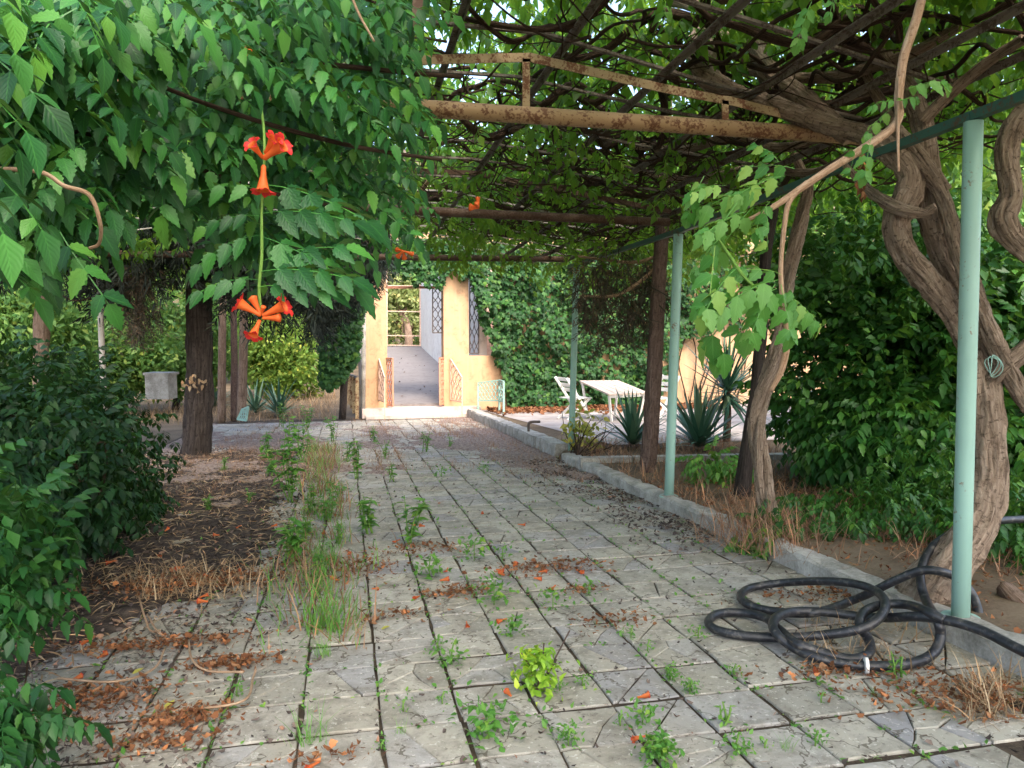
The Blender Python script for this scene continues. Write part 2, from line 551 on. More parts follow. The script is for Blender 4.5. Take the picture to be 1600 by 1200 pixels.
    def mesh(s, name, mats, off=(0, 0, 0)):
        me = bpy.data.meshes.new(name)
        v = np.array(s.v, float) - np.array(off, float)
        me.from_pydata([tuple(p) for p in v], [], s.f)
        uv = me.uv_layers.new(name='UVMap')
        flat = np.array([c for f in s.uv for c in f], np.float32).ravel()
        uv.data.foreach_set('uv', flat)
        for m in (mats if isinstance(mats, (list, tuple)) else [mats]):
            me.materials.append(m)
        me.polygons.foreach_set('material_index', s.mi)
        me.polygons.foreach_set('use_smooth', s.smooth)
        me.update()
        return me

    def build(s, name, mats, parent=None, off=None):
        off = origin(parent) if off is None else off
        o = bpy.data.objects.new(name, s.mesh(name, mats, off))
        COL.objects.link(o)
        if parent is not None:
            o.parent = parent
        return o


def child(name, me, parent, loc=(0, 0, 0), R=None, scale=1.0):
    """an object sharing mesh data, placed at a world point under an unrotated thing"""
    o = bpy.data.objects.new(name, me)
    COL.objects.link(o)
    m = np.eye(4)
    m[:3, :3] = (np.eye(3) if R is None else R) * scale
    m[:3, 3] = np.array(loc) - origin(parent)
    o.parent = parent
    o.matrix_local = Matrix([[float(x) for x in r] for r in m])
    return o


def spline(P, step=8):
    """Catmull-Rom through points (any dimension)"""
    P = np.array(P, float)
    Q = np.vstack([2 * P[0] - P[1], P, 2 * P[-1] - P[-2]])
    out = []
    for i in range(1, len(Q) - 2):
        a, b, c, d = Q[i - 1], Q[i], Q[i + 1], Q[i + 2]
        for k in range(step):
            t = k / step
            out.append(0.5 * (2 * b + (c - a) * t + (2 * a - 5 * b + 4 * c - d) * t * t + (3 * b - a - 3 * c + d) * t ** 3))
    out.append(P[-1])
    return np.array(out)


# ------------------------------------------------------------------ foliage templates: (verts, tris, uv)
def leaflet(L=1.0, w=0.26, rows=4, teeth=False, fold=0.25, droop=0.25):
    """one leaflet along +y from the origin, folded on its midrib"""
    V, U, T = [], [], []
    ts = np.linspace(0, 1, rows + 1)
    for i, t in enumerate(ts):
        if i == 0 or i == rows:
            hw = 0.0
        else:
            hw = w * math.sin(math.pi * t ** 0.72) ** 0.8 * (1.12 - 0.35 * t)
            if teeth:
                hw *= 1.0 if i % 2 else 0.74
        z = -droop * t * t * L
        V += [(-hw * L, t * L, z + fold * hw * L), (0, t * L, z), (hw * L, t * L, z + fold * hw * L)]
        U += [(-1, t), (0, t), (1, t)]
    for i in range(rows):
        a, b = 3 * i, 3 * i + 3
        if i == 0:
            T += [(1, b + 1, b), (1, b + 2, b + 1)]
        elif i == rows - 1:
            T += [(a, a + 1, b + 1), (a + 1, a + 2, b + 1)]
        else:
            T += [(a, a + 1, b + 1), (a, b + 1, b), (a + 1, a + 2, b + 2), (a + 1, b + 2, b + 1)]
    V, U, T = np.array(V), np.array(U), np.array(T)
    used = np.unique(T)
    rem = -np.ones(len(V), int)
    rem[used] = np.arange(len(used))
    return V[used], rem[T], U[used]


def join(parts):
    V, T, U, n = [], [], [], 0
    for v, t, u in parts:
        V.append(v)
        T.append(t + n)
        U.append(u)
        n += len(v)
    return np.vstack(V), np.vstack(T), np.vstack(U)


def rot(axis, a):
    return np.array(Matrix.Rotation(a, 3, axis))


def pinnate(r, pairs=4, rows=4, teeth=False, sag=0.3, hang=0.55, lw=0.27, n=7, ll=.36, jit=1.0):
    """compound leaf, rachis along +y (length 1), leaflets hanging from it"""
    out = []
    ys = np.linspace(0, 1, n)
    pos = lambda y: np.array([0.06 * math.sin(2.2 * y + 1), y, -sag * y * y])
    V, T = [], []
    for i, y in enumerate(ys):
        p = pos(y)
        V += [p + (-0.008, 0, 0), p + (0.008, 0, 0)]
    for i in range(n - 1):
        T += [(2 * i, 2 * i + 1, 2 * i + 3), (2 * i, 2 * i + 3, 2 * i + 2)]
    out.append((np.array(V), np.array(T), np.tile([0.0, 0.5], (len(V), 1))))
    for k in range(pairs):
        y = 0.24 + 0.70 * k / max(1, pairs - 1) * 0.94
        for sx in (-1, 1):
            L = (ll + 0.05 * math.sin(k + .6)) * r.uniform(0.85, 1.12)
            v, t, u = leaflet(1.0, lw, rows, teeth, r.uniform(0.15, 0.45), r.uniform(0.1, 0.35))
            v = v * L
            R = rot('Z', -sx * (math.radians(58) + jit * r.uniform(-0.2, 0.2))) @ rot('X', -hang + jit * r.uniform(-0.25, 0.2)) @ rot('Y', sx * (.2 + jit * r.uniform(-0.3, 0.3)))
            out.append((v @ R.T + pos(y), t, u))
    v, t, u = leaflet(1.0, lw, rows, teeth, 0.25, 0.3)
    out.append((v * 0.42 @ rot('X', -hang * 0.9 - sag).T + pos(1.0), t, u))
    return join(out)


r0 = np.random.default_rng(3)
PIN_HI = [pinnate(r0, p, 8, True) for p in (3, 4, 4, 5)]
PIN_LO = [pinnate(r0, p, 2, False, lw=0.3, n=4) for p in (3, 4, 5)]
PIN_VINE = [pinnate(r0, p, 12, True, sag=0.42, hang=0.42, lw=0.31, ll=.36, jit=.5) for p in (3, 4, 4, 4, 5)]
PIN_VLO = [pinnate(r0, p, 3, False, sag=.45, hang=.45, lw=0.28, n=4, ll=.3) for p in (4, 5)]
PIN_YOUNG = [pinnate(r0, p, 8, True, lw=0.35, hang=0.75) for p in (2, 3, 3, 4)]


def ivy_leaf():
    pts = np.array([(0, 0), (-.42, .12), (-.5, .5), (-.22, .55), (0, 1.05), (.22, .55), (.5, .5), (.42, .12)], float)
    V = np.vstack([np.column_stack([pts, -0.12 * np.abs(pts[:, 0]) - 0.18 * pts[:, 1] ** 2]), [[0, .4, 0.03]]])
    T = [(8, i, (i + 1) % 8) for i in range(8)]
    return V, np.array(T)[:, ::-1], np.column_stack([V[:, 0] * 2, V[:, 1]])


def simple_leaf():
    return leaflet(1.0, 0.27, 3, False, 0.3, 0.3)


def sprig(r, n=6, w=0.3, spread=1.0):
    out = []
    for i in range(n):
        v, t, u = leaflet(1.0, w, 2, False, 0.3, 0.3)
        R = rot('Z', r.uniform(0, 6.28)) @ rot('X', r.uniform(-0.9, 0.9)) @ rot('Y', r.uniform(-.8, .8))
        out.append((v * r.uniform(0.45, 0.7) @ R.T + r.uniform(-0.5, 0.5, 3) * spread, t, u))
    return join(out)


def needle_spray(r, n=26, length=1.0):
    """drooping cypress spray along +y"""
    V, T = [], []
    for i in range(n):
        y = r.uniform(0, length)
        a = r.uniform(0, 6.28)
        base = np.array([0.05 * math.cos(a), y, 0.05 * math.sin(a) - 0.2 * y * y])
        d = np.array([math.cos(a) * 0.55, 0.7, math.sin(a) * 0.55 - 0.25]) * r.uniform(0.16, 0.38) * (1.25 - 0.6 * y)
        s = np.cross(d, r.normal(size=3))
        s = s / np.linalg.norm(s) * 0.016
        b = len(V)
        V += [base - s, base + s, base + d * 0.6 + s * 0.8, base + d]
        T += [(b, b + 1, b + 2), (b, b + 2, b + 3)]
    V = np.array(V)
    return V, np.array(T), np.zeros((len(V), 2))


def blade(n=3, w=0.04, bend=0.4):
    V, T = [], []
    for i in range(n + 1):
        t = i / n
        hw = w * (1 - t) ** 0.7
        V += [(-hw, bend * t * t, t), (hw, bend * t * t, t)]
    for i in range(n):
        T += [(2 * i, 2 * i + 1, 2 * i + 3), (2 * i, 2 * i + 3, 2 * i + 2)]
    V = np.array(V)
    return V, np.array(T), np.zeros((len(V), 2))


def scrap():
    V = np.array([(-.5, 0, .05), (-.1, -.25, .0), (.5, -.05, .12), (.05, .28, .1), (0, 0, -.04)], float)
    return V, np.array([(4, 0, 1), (4, 1, 2), (4, 2, 3), (4, 3, 0)]), np.zeros((5, 2))


def scrap_v(r):
    n = 7
    a = np.sort(r.uniform(0, 6.28, n))
    rad_ = r.uniform(.22, .55, n)
    V = np.column_stack([np.cos(a) * rad_, np.sin(a) * rad_ * r.uniform(.35, .8), np.zeros(n)])
    V = np.vstack([V, [0, 0, 0]])
    V[:, 2] = r.uniform(.5, 1.6) * V[:, 0] ** 2 + r.uniform(-.3, 1.2) * V[:, 1] ** 2 + r.normal(size=n + 1) * .05
    return V, np.array([(n, i, (i + 1) % n) for i in range(n)]), np.zeros((n + 1, 2))


def sliver():
    V = np.array([(-.5, -.03, 0), (0, -.035, .06), (.5, 0.02, 0), (0, .035, .07)], float)
    return V, np.array([(0, 1, 3), (1, 2, 3)]), np.zeros((4, 2))


SCRAPS = [scrap_v(r0) for _ in range(7)]
IVY = [ivy_leaf()]
SPRIG = [sprig(r0) for _ in range(4)]
NEEDLE = [needle_spray(r0) for _ in range(4)]


def raw_mesh(name, V, T, U, mat, smooth=False):
    me = bpy.data.meshes.new(name)
    me.vertices.add(len(V))
    me.vertices.foreach_set('co', np.asarray(V, np.float32).ravel())
    me.loops.add(len(T) * 3)
    me.loops.foreach_set('vertex_index', np.asarray(T, np.int32).ravel())
    me.polygons.add(len(T))
    me.polygons.foreach_set('loop_start', np.arange(0, len(T) * 3, 3, dtype=np.int32))
    uv = me.uv_layers.new(name='UVMap')
    uv.data.foreach_set('uv', np.asarray(U, np.float32)[np.asarray(T).ravel()].ravel())
    me.materials.append(mat)
    me.update(calc_edges=True)
    me.validate()
    return me


def frames(ydir, zdir):
    y = ydir / (np.linalg.norm(ydir, axis=1)[:, None] + 1e-9)
    x = np.cross(y, zdir)
    x /= np.linalg.norm(x, axis=1)[:, None] + 1e-9
    z = np.cross(x, y)
    return np.stack([x, y, z], 2)


def scatter(name, tmpls, P, R, S, mat, parent=None, kind='stuff', seed=0):
    """many small pieces in one mesh"""
    P = np.asarray(P, float)
    if len(P) == 0:
        return None
    S = np.broadcast_to(np.asarray(S, float), (len(P),))
    pick = np.random.default_rng(seed).integers(0, len(tmpls), len(P))
    VV, TT, UU, n = [], [], [], 0
    off = origin(parent)
    for k, (v, t, u) in enumerate(tmpls):
        ix = np.where(pick == k)[0]
        if len(ix) == 0:
            continue
        W = np.einsum('nij,vj->nvi', R[ix] * S[ix][:, None, None], v) + (P[ix] - off)[:, None, :]
        VV.append(W.reshape(-1, 3))
        TT.append((t[None] + (np.arange(len(ix)) * len(v))[:, None, None]).reshape(-1, 3) + n)
        UU.append(np.tile(u, (len(ix), 1)))
        n += len(ix) * len(v)
    me = raw_mesh(name, np.vstack(VV), np.vstack(TT), np.vstack(UU), mat)
    o = bpy.data.objects.new(name, me)
    COL.objects.link(o)
    if parent is not None:
        o.parent = parent
    if kind:
        o['kind'] = kind
    return o


def leafy(parent, P, R, S, hi, lo, mat, nparts=300, cell=9, part='leaf', stuff='foliage', seed=0):
    """the leaves that show largest become objects of their own, the rest one stuff part"""
    P = np.asarray(P, float)
    S = np.broadcast_to(np.asarray(S, float), (len(P),))
    px, py, d = proj(P)
    size = S / np.maximum(d, 0.3)
    order = np.argsort(d)
    seen, sel = set(), []
    for i in order:
        if len(sel) >= nparts:
            break
        if d[i] < 0.3 or not (-20 < px[i] < 1620 and -20 < py[i] < 1220):
            continue
        key = (int(px[i] // cell), int(py[i] // cell))
        if key in seen:
            continue
        seen.add(key)
        sel.append(i)
    sel = np.array(sel, int)
    meshes = [raw_mesh(part, v, t, u, mat) for v, t, u in hi]
    rr = np.random.default_rng(seed + 1)
    for i in sel:
        child(part, meshes[rr.integers(len(meshes))], parent, P[i], R[i], S[i])
    rest = np.setdiff1d(np.arange(len(P)), sel)
    if len(rest):
        scatter(stuff, lo, P[rest], R[rest], S[rest], mat, parent, 'stuff', seed)


def rand_dirs(n, r):
    v = r.normal(size=(n, 3))
    return v / np.linalg.norm(v, axis=1)[:, None]


UP = np.array([0, 0, 1.0])

# ================================================================== SETTING
# ---- ground sheet
xs = np.unique(np.concatenate([np.linspace(-400, -14, 22), np.linspace(-14, 3.0, 30), np.array([3.2, 3.28, 3.3, 3.35, 3.4, 3.48]), np.linspace(3.6, 16, 24), np.linspace(16, 400, 22)]))
ys = np.unique(np.concatenate([np.linspace(-200, -4, 12), np.linspace(-4, 26, 50), np.linspace(26, 110, 40), np.linspace(110, 600, 14)]))
XX, YY = np.meshgrid(xs, ys)
ZZ = gz(XX, YY)
mb = MB()
mb.v = list(np.stack([XX.ravel(), YY.ravel(), ZZ.ravel()], 1))
nx = len(xs)
for j in range(len(ys) - 1):
    for i in range(nx - 1):
        mb.face((j * nx + i, j * nx + i + 1, (j + 1) * nx + i + 1, (j + 1) * nx + i), None, 0, True)
gnd = mb.build('ground', M['ground'])
tag(gnd, kind='structure')

# ---- paved path: slabs with the irregular joints cast into them
PW, PX0, PX1, PY0, PY1 = 0.35, -3.37, 3.29, 1.5, 20.6
path = bpy.data.objects.new('path', None)
COL.objects.link(path)
tag(path, 'broad sloping garden path of cracked grey slabs with weeds in the joints', 'path', kind='structure')
bed = MB()
bed.v = [(-3.45, 1.0, pz(0, 1.0) - 0.010), (3.3, 1.0, pz(0, 1.0) - 0.010), (3.3, 21.4, pz(0, 21.4) - 0.010), (-3.45, 21.4, pz(0, 21.4) - 0.010)]
bed.face((0, 1, 2, 3))
bed.build('joint_soil', M['soil'], path)


def clip_poly(poly, p, nrm):
    out = []
    for i in range(len(poly)):
        a, b = poly[i], poly[(i + 1) % len(poly)]
        da, db = np.dot(a - p, nrm), np.dot(b - p, nrm)
        if da <= 0:
            out.append(a)
        if da * db < 0:
            out.append(a + (b - a) * (da / (da - db)))
    return out


def slab(r, pieces, gap=0.008, rough_edge=True):
    """pieces of one slab (voronoi cut), centred at the origin"""
    h = PW / 2 - 0.0075
    hy = PW / 2 - 0.0115
    seeds = r.uniform(-h * 0.85, h * 0.85, (pieces, 2))
    m = MB()
    for i in range(pieces):
        poly = [np.array(p) for p in ((-h, -hy), (h, -hy), (h, hy), (-h, hy))]
        for j in range(pieces):
            if i == j:
                continue
            n = seeds[j] - seeds[i]
            L = np.linalg.norm(n)
            n = n / L
            poly = clip_poly(poly, (seeds[i] + seeds[j]) / 2 - n * gap * 0.28, n)
            if len(poly) < 3:
                break
        if len(poly) < 3:
            continue
        if rough_edge:
            q = []
            for a, b in zip(poly, poly[1:] + poly[:1]):
                q.append(a + r.normal(size=2) * 0.0025)
                if np.linalg.norm(b - a) > 0.12:
                    t = r.uniform(0.35, 0.65)
                    q.append(a + (b - a) * t + r.normal(size=2) * 0.004)
            poly = q
        P = np.array(poly)
        m.prism(P, -0.045, r.uniform(-0.002, 0.002), 0.005, 0.005)
    return m


rs = np.random.default_rng(11)
slab_mbs = [slab(rs, k) for k in (1, 1, 1, 1, 1, 1, 2, 2, 2, 3, 3, 4)]
slab_meshes = [m.mesh('paver', M['paver']) for m in slab_mbs]
cells = []
nX, nY = int((PX1 - PX0) / PW), int((PY1 - PY0) / PW)
for j in range(nY):
    for i in range(nX):
        x, y = PX0 + (i + .5) * PW, PY0 + (j + .5) * PW
        off = 0.012 * math.sin(i * 3.1) + 0.008 * math.sin(j * 1.3 + i)
        cells.append((x + rs.normal() * 0.004, y + off + rs.normal() * 0.004))
cells = np.array(cells)
cz = pz(0, cells[:, 1])
cpx, cpy, cdep = proj(np.column_stack([cells, cz]))
infr = (cpx > -60) & (cpx < 1660) & (cpy > 0) & (cpy < 1270)
hid = (cells[:, 0] < -0.75 - 0.12 * (cells[:, 1] - 5)) & (cells[:, 1] > 4.9)      # lies under the litter
score = np.where(infr & ~hid, cdep, 1e6)
order = np.argsort(score)
big = [i for i in order[:300] if score[i] < 1e5]
Rsl = np.array([[1, 0, 0], [0, 1, 0], [0, -SLOPE, 1]])
merged = MB()
allv, allf = [], []
for i in np.where(infr)[0]:
    a = rs.integers(0, 2) * math.pi + rs.normal() * 0.012
    k = rs.integers(len(slab_meshes))
    R = np.array(Matrix.Rotation(math.atan(-SLOPE), 3, 'X') @ Matrix.Rotation(rs.normal() * 0.007, 3, 'Y') @ Matrix.Rotation(rs.normal() * 0.007, 3, 'X') @ Matrix.Rotation(a, 3, 'Z'))
    p = np.array([cells[i, 0], cells[i, 1], cz[i] + rs.normal() * 0.0018])
    if i in set(big):
        child('paver', slab_meshes[k], path, p, R)
    else:
        b = len(merged.v)
        sm_ = slab_mbs[k]
        merged.v += list(np.array(sm_.v) @ R.T + p)
        for f in sm_.f:
            merged.face([b + q for q in f])
tag(merged.build('far_pavers', M['paver'], path), kind='stuff')

# ---- kerb of concrete stones, broken off at the third post
kerb = bpy.data.objects.new('kerb', None)
COL.objects.link(kerb)
tag(kerb, 'low concrete kerb along the right side of the path', 'kerb', kind='structure')
rk = np.random.default_rng(5)


def kerb_run(y0, y1, x0, x1, h, step=1.0):
    y = y0
    while y < y1 - 0.05:
        e = min(y + step, y1)
        m = MB()
        nseg = 8
        sec = [(x0, -0.1), (x0 + 0.005, h * 0.8), (x0 + 0.02, h), ((x0 + x1) / 2, h + 0.004), (x1 - 0.02, h), (x1, h * 0.85), (x1, -0.1)]
        for s_ in range(nseg + 1):
            yy = y + 0.006 + (e - y - 0.012) * s_ / nseg
            for (sx, sh) in sec:
                jit = 0.0 if sh < 0 else 1.0
                c = 1.0 - (0.05 * rk.uniform() if s_ in (0, nseg) and sh > 0 else 0)
                m.v.append((sx + rk.normal() * 0.008 * jit, yy, pz(0, yy) + sh * c + rk.normal() * 0.006 * jit))
        q = len(sec)
        for s_ in range(nseg):
            for k in range(q - 1):
                m.face((s_ * q + k, s_ * q + k + 1, (s_ + 1) * q + k + 1, (s_ + 1) * q + k))
        m.face(list(range(q)))
        m.face(list(range(nseg * q, nseg * q + q))[::-1])
        m.build('kerb_stone', M['concrete'], kerb)
        y = e


P3 = gp(892, 715)
kerb_run(1.6, P3[1] - 0.35, 3.24, 3.45, 0.125)
kerb_run(P3[1] + 0.05, 20.9, 3.24, 3.52, 0.22, 1.3)

# ---- litter sheet over the left of the path
def fbm(x, y, s, o=4):
    return mnoise.fractal(Vector((x * s, y * s, 3.3)), 0.6, 2.0, o)


def litter_mask(x, y):
    edge = -0.38 - 0.035 * (y - 5)
    if y < 5.8:
        edge = -0.4 - (5.8 - y) * 0.75
    m = (edge - x) / 0.45
    return m


lit = MB()
lx = np.linspace(-4.6, 0.2, 66)
ly = np.linspace(2.6, 15.5, 170)
for y in ly:
    for x in lx:
        k = max(-1.0, min(1.0, litter_mask(x, y)))
        fade = max(0, min(1, (15.2 - y) / 1.5))
        n = fbm(x, y, 1.6)
        n2 = fbm(x, y, 7.0)
        z = pz(0, y) - 0.03 + (0.05 * k + 0.03 * n + 0.016 * n2) * fade - 0.03 * (1 - fade)
        lit.v.append((x, y, z))
for j in range(len(ly) - 1):
    for i in range(len(lx) - 1):
        q = j * len(lx) + i
        lit.face((q, q + 1, q + len(lx) + 1, q + len(lx)), None, 0, True)
lo = lit.build('leaf_litter', M['litter'])
tag(lo, 'dark leaf litter and soil covering the left side of the path', 'leaf litter', kind='stuff')

# ---- thin mat of dry litter over the far slabs
fm = MB()
fx = np.linspace(-3.3, 3.22, 88)
fy = np.linspace(8.6, 20.4, 170)
for y in fy:
    for x in fx:
        k = fbm(x, y * .55, 0.8, 4) + .3 * fbm(x, y, 3.0, 3)
        k += 0.5 * max(0, min(1, (x - 2.1) / .8)) * (1 if y > 9.5 else 0) + 0.3 * max(0, min(1, (-x - .2) / 1.2))
        k -= 0.5 * max(0, min(1, (11.3 - y) / 1.5)) + 0.3 * max(0, (y - 16.5) / 2) + .12
        fm.v.append((x, y, pz(0, y) + max(-.03, min(.03, 0.07 * (k - .12))) + .012 * fbm(x, y, 9.0, 2)))
for j in range(len(fy) - 1):
    for i in range(len(fx) - 1):
        q = j * len(fx) + i
        fm.face((q, q + 1, q + len(fx) + 1, q + len(fx)), None, 0, True)
tag(fm.build('dry_litter', M['dry_mat']), 'thin pinkish brown mat of dry litter between the far slabs', 'leaf litter', kind='stuff')

# ---- hillside behind
# (the ground sheet itself rises beyond the building)

# ---- terrace paving on the right, in front of the ivy wall
yd = MB()
Yy0, Yy1 = 12.2, 22.6
for (x, y) in ((4.4, Yy0), (12.5, Yy0), (14.5, Yy1), (3.7, Yy1)):
    yd.v.append((x, y, float(gz(x, y)) + 0.012))
yd.face((0, 1, 2, 3))
tag(yd.build('terrace', M['yard']), 'pale worn terrace under the table and chairs', 'terrace', kind='structure')

# ================================================================== BUILDING
YF = 21.6                               # plane of the front wall
house = thing('house', 'peach plastered house with an open porch, ivy over its front', 'house', (1.0, YF, pz(0, 21)))


def wall_px(name, x0, x1, ytop, ybot, Y, th, mat, label=None):
    a, b = yp(x0, ybot, Y), yp(x1, ytop, Y)
    m = MB().box(((a[0] + b[0]) / 2, Y + th / 2, (a[2] + b[2]) / 2), (abs(b[0] - a[0]), th, abs(b[2] - a[2])))
    o = m.build(name, mat, house)
    if label:
        o['label'] = label
    return o


zstep = yp(650, 636, YF)[2]
wall_px('pillar', 571, 603, 395, 640, YF, 0.55, M['peach'])
wall_px('pillar', 694, 732, 395, 640, YF, 0.55, M['peach'])
wall_px('lintel', 571, 1012, 372, 408, YF + 0.002, 0.55, M['peach'])
# low wall right of the porch, with a sloping shoulder
m = MB()
pts = [yp(732, 640, YF), yp(793, 640, YF), yp(793, 590, YF), yp(782, 576, YF), yp(770, 556, YF), yp(732, 556, YF)]
pp = [(p[0], p[2]) for p in pts]
b = 0
for dy in (0.012, 0.4):
    for x, z in pp:
        m.v.append((x, YF + dy, z))
n = len(pp)
m.face(range(n))
m.face(list(range(n, 2 * n))[::-1])
for i in range(n):
    j = (i + 1) % n
    m.face((i, n + i, n + j, j))
m.build('parapet', M['peach'], house)
# long wall behind the ivy
wall_px('wall', 775, 1330, 372, 645, YF + 0.05, 0.35, M['peach'])
wall_px('wall', 1330, 1900, 372, 645, YF + 0.05, 0.35, M['peach'])
# porch floor: rises gently to the far end
fl = MB()
zA = yp(650, 632, YF)[2]
Yb = 40.0
zB = yp(640, 541, Yb)[2]
xl, xr = yp(603, 600, YF)[0] - 0.45, 4.35
for (x, y, z) in ((xl, YF + 0.2, zA), (xr, YF + 0.2, zA), (xr, Yb, zB), (xl, Yb, zB)):
    fl.v.append((x, y, z))
for (x, y, z) in ((xl, YF + 0.2, zA - .8), (xr, YF + 0.2, zA - .8), (xr, Yb, zB - 2), (xl, Yb, zB - 2)):
    fl.v.append((x, y, z))
fl.face((0, 1, 2, 3))
for a_, b_, c_, d_ in ((0, 4, 5, 1), (1, 5, 6, 2), (2, 6, 7, 3), (3, 7, 4, 0)):
    fl.face((a_, b_, c_, d_))
fl.build('porch_floor', M['ramp'], house)
# inner white wall on the right of the porch, with a long window
pb, pa = yp(657, 541, Yb), None
iw = MB()
xw = pb[0]
seg = [(YF + 0.56, 27.9), (29.9, Yb + 0.1)]
zt = 3.9
def floor_z(y):
    return zA + (zB - zA) * (y - YF) / (Yb - YF)
for y0, y1 in seg:
    iw.box((xw + 0.12 + 0.0, (y0 + y1) / 2, (zt + floor_z(y0) - .4) / 2), (0.24, y1 - y0, zt - floor_z(y0) + .4))
iw.box((xw + 0.122, 28.9, (floor_z(28) + 1.1 + floor_z(28) - .4) / 2 - .0), (0.236, 2.0, 1.5))
iw.build('inner_wall', M['white_wall'], house)
wn = MB()
wn.box((xw + 0.14, 28.9, 2.3), (0.05, 2.0, 3.0))
wnd = wn.build('window', M['glass_dark'], house)
fr = MB()
for dy in (-0.97, 0, 0.97):
    fr.box((xw + 0.1, 28.9 + dy, 2.3), (0.06, 0.06, 2.9))
o = fr.build('frame', M['dark_iron'], wnd, off=origin(house))
# pale pink back wall seen through the opening right of the second pillar
bw = MB().box((yp(760, 500, 24.5)[0] + 0.6, 24.5, 1.6), (2.6, 0.15, 5))
bw.build('back_wall', M['pink_wall'], house)
a_ = yp(741, 520, 24.4)
wb = MB().box((a_[0], 24.4, yp(741, 507, 24.4)[2]), (0.2, 0.06, yp(741, 465, 24.4)[2] - yp(741, 548, 24.4)[2]))
wb.build('window', M['glass_dark'], house)
# porch end frame
ef = MB()
for py in (447, 486, 524, 539):
    p0, p1 = yp(600, py, Yb - 0.2), yp(659, py + 1, Yb - 0.2)
    ef.bar(p0, p1, 0.1 if py == 447 else 0.05)
for px in (604, 657):
    ef.bar(yp(px, 541, Yb - 0.2), yp(px, 380, Yb - 0.2), 0.1)
ef.build('end_frame', M['pink_iron'], house)
tb = MB().bar(yp(603, 449, YF + 0.1), yp(694, 449, YF + 0.1), 0.07)
tb.build('transom_bar', M['red_iron'], house)
# left wall of the porch under the opening and drain pipe
ll = MB()
ll.tube([yp(567, 655, YF - 0.1), yp(568, 560, YF - 0.1), yp(568, 450, YF - 0.1)], 0.07, 10)
ll.build('drain_pipe', M['concrete'], house)
# steps
for (x0, x1, yt, yb, yy, th) in ((566, 752, 636, 646, YF - 0.42, 0.98), (572, 735, 647, 660, YF - 0.8, 0.38)):
    a, b = yp(x0, yb + 6, yy), yp(x1, yt, yy)
    m = MB().box(((a[0] + b[0]) / 2, yy + th / 2, (a[2] + b[2]) / 2 - .1), (b[0] - a[0], th, b[2] - a[2] + .2))
    m.build('step', M['step'], house)


def lattice(m, A, B, C, D, nu, nv, w, frame=0.03, wavy=True):
    """wrought-iron panel between corners A(bl) B(br) C(tr) D(tl): frame, then crossing curved bars"""
    A, B, C, D = (np.array(p, float) for p in (A, B, C, D))
    P = lambda u, v: (A * (1 - u) + B * u) * (1 - v) + (D * (1 - u) + C * u) * v
    for a, b in ((A, B), (B, C), (C, D), (D, A)):
        m.bar(a, b, frame)
    for i in range(nu):
        for sgn in (1, -1):
            pts = []
            for k in range(4 * nv + 1):
                v = k / (4 * nv)
                u = (i + 0.5) / nu + sgn * 0.5 / nu * math.cos(v * nv * math.pi)
                pts.append(P(min(1, max(0, u)), v))
            m.tube(pts, w, 5, cap=False)
    return m


# gate leaves standing open inwards/outwards
zg0, zg1 = yp(612, 634, YF - 0.1)[2] + 0.02, yp(612, 560, YF - 0.1)[2]
for (p0, p1) in (((604, 632), (616, 634)), ((684, 634), (694, 632))):
    x0 = yp(p0[0], 620, YF)[0]
    x1 = yp(p1[0], 620, YF)[0]
    near_left = p0[0] < 650
    hx = x0 if near_left else x1
    tx = hx + (0.16 if near_left else -0.16)
    ytip = YF - 0.32
    m = MB()
    lattice(m, (hx, YF + 0.04, zg0), (tx, ytip, zg0), (tx, ytip, zg1), (hx, YF + 0.04, zg1), 3, 5, 0.016, 0.045)
    m.build('gate_leaf', M['red_iron'], house)
# slanting stair railings
for (px0, px1, mat) in ((592, 601, 'pink_iron'), (704, 722, 'pink_iron')):
    T0, T1 = yp(px0, 561, YF - 0.03), yp(px1, 590, YF - 0.8)
    B0, B1 = yp(px0, 625, YF - 0.03), yp(px1, 628, YF - 0.8)
    m = MB()
    lattice(m, B0, B1, T1, T0, 4, 3, 0.014, 0.035)
    m.bar(B1, (B1[0], B1[1], pz(0, B1[1]) - 0.02), 0.035)
    m.build('stair_railing', M[mat], house)
# grille of the second bay: crooked wire netting inside the porch opening
for (xa, xb, ya, yb) in ((676, 693, 447, 520), (734, 748, 440, 552)):
    m = MB()
    A, B, C, D = yp(xa, yb, YF + 0.3), yp(xb, yb, YF + 0.3), yp(xb, ya, YF + 0.3), yp(xa, ya, YF + 0.3)
    lattice(m, A, B, C, D, 2, 5, 0.012, 0.03)
    m.build('window_grille', M['dark_iron'], house)

# mint railing panel at the end of the kerb
rl = thing('railing', 'small mint green iron railing panel at the far end of the kerb', 'railing', yp(768, 640, 20.6))
zg = pz(0, 20.6) + 0.2
m = MB()
A, B, C, D = (yp(747, 626, 20.9), yp(780, 626, 20.5), yp(780, 594, 20.5), yp(747, 598, 20.9))
lattice(m, A, B, C, D, 6, 3, 0.014, 0.035)
m.build('panel', M['teal'], rl)
for p in (A, B):
    MB().bar(p + np.array([0, 0, 0.4]), (p[0], p[1], zg - 0.25), 0.05).build('post', M['teal'], rl)
C2, D2 = yp(787, 596, 19.9), yp(787, 628, 19.9)
m = MB()
lattice(m, B, D2, C2, C, 2, 3, 0.014, 0.035)
m.build('side_panel', M['teal'], rl)
MB().bar(C2, (D2[0], D2[1], zg - 0.25), 0.05).build('post', M['teal'], rl)

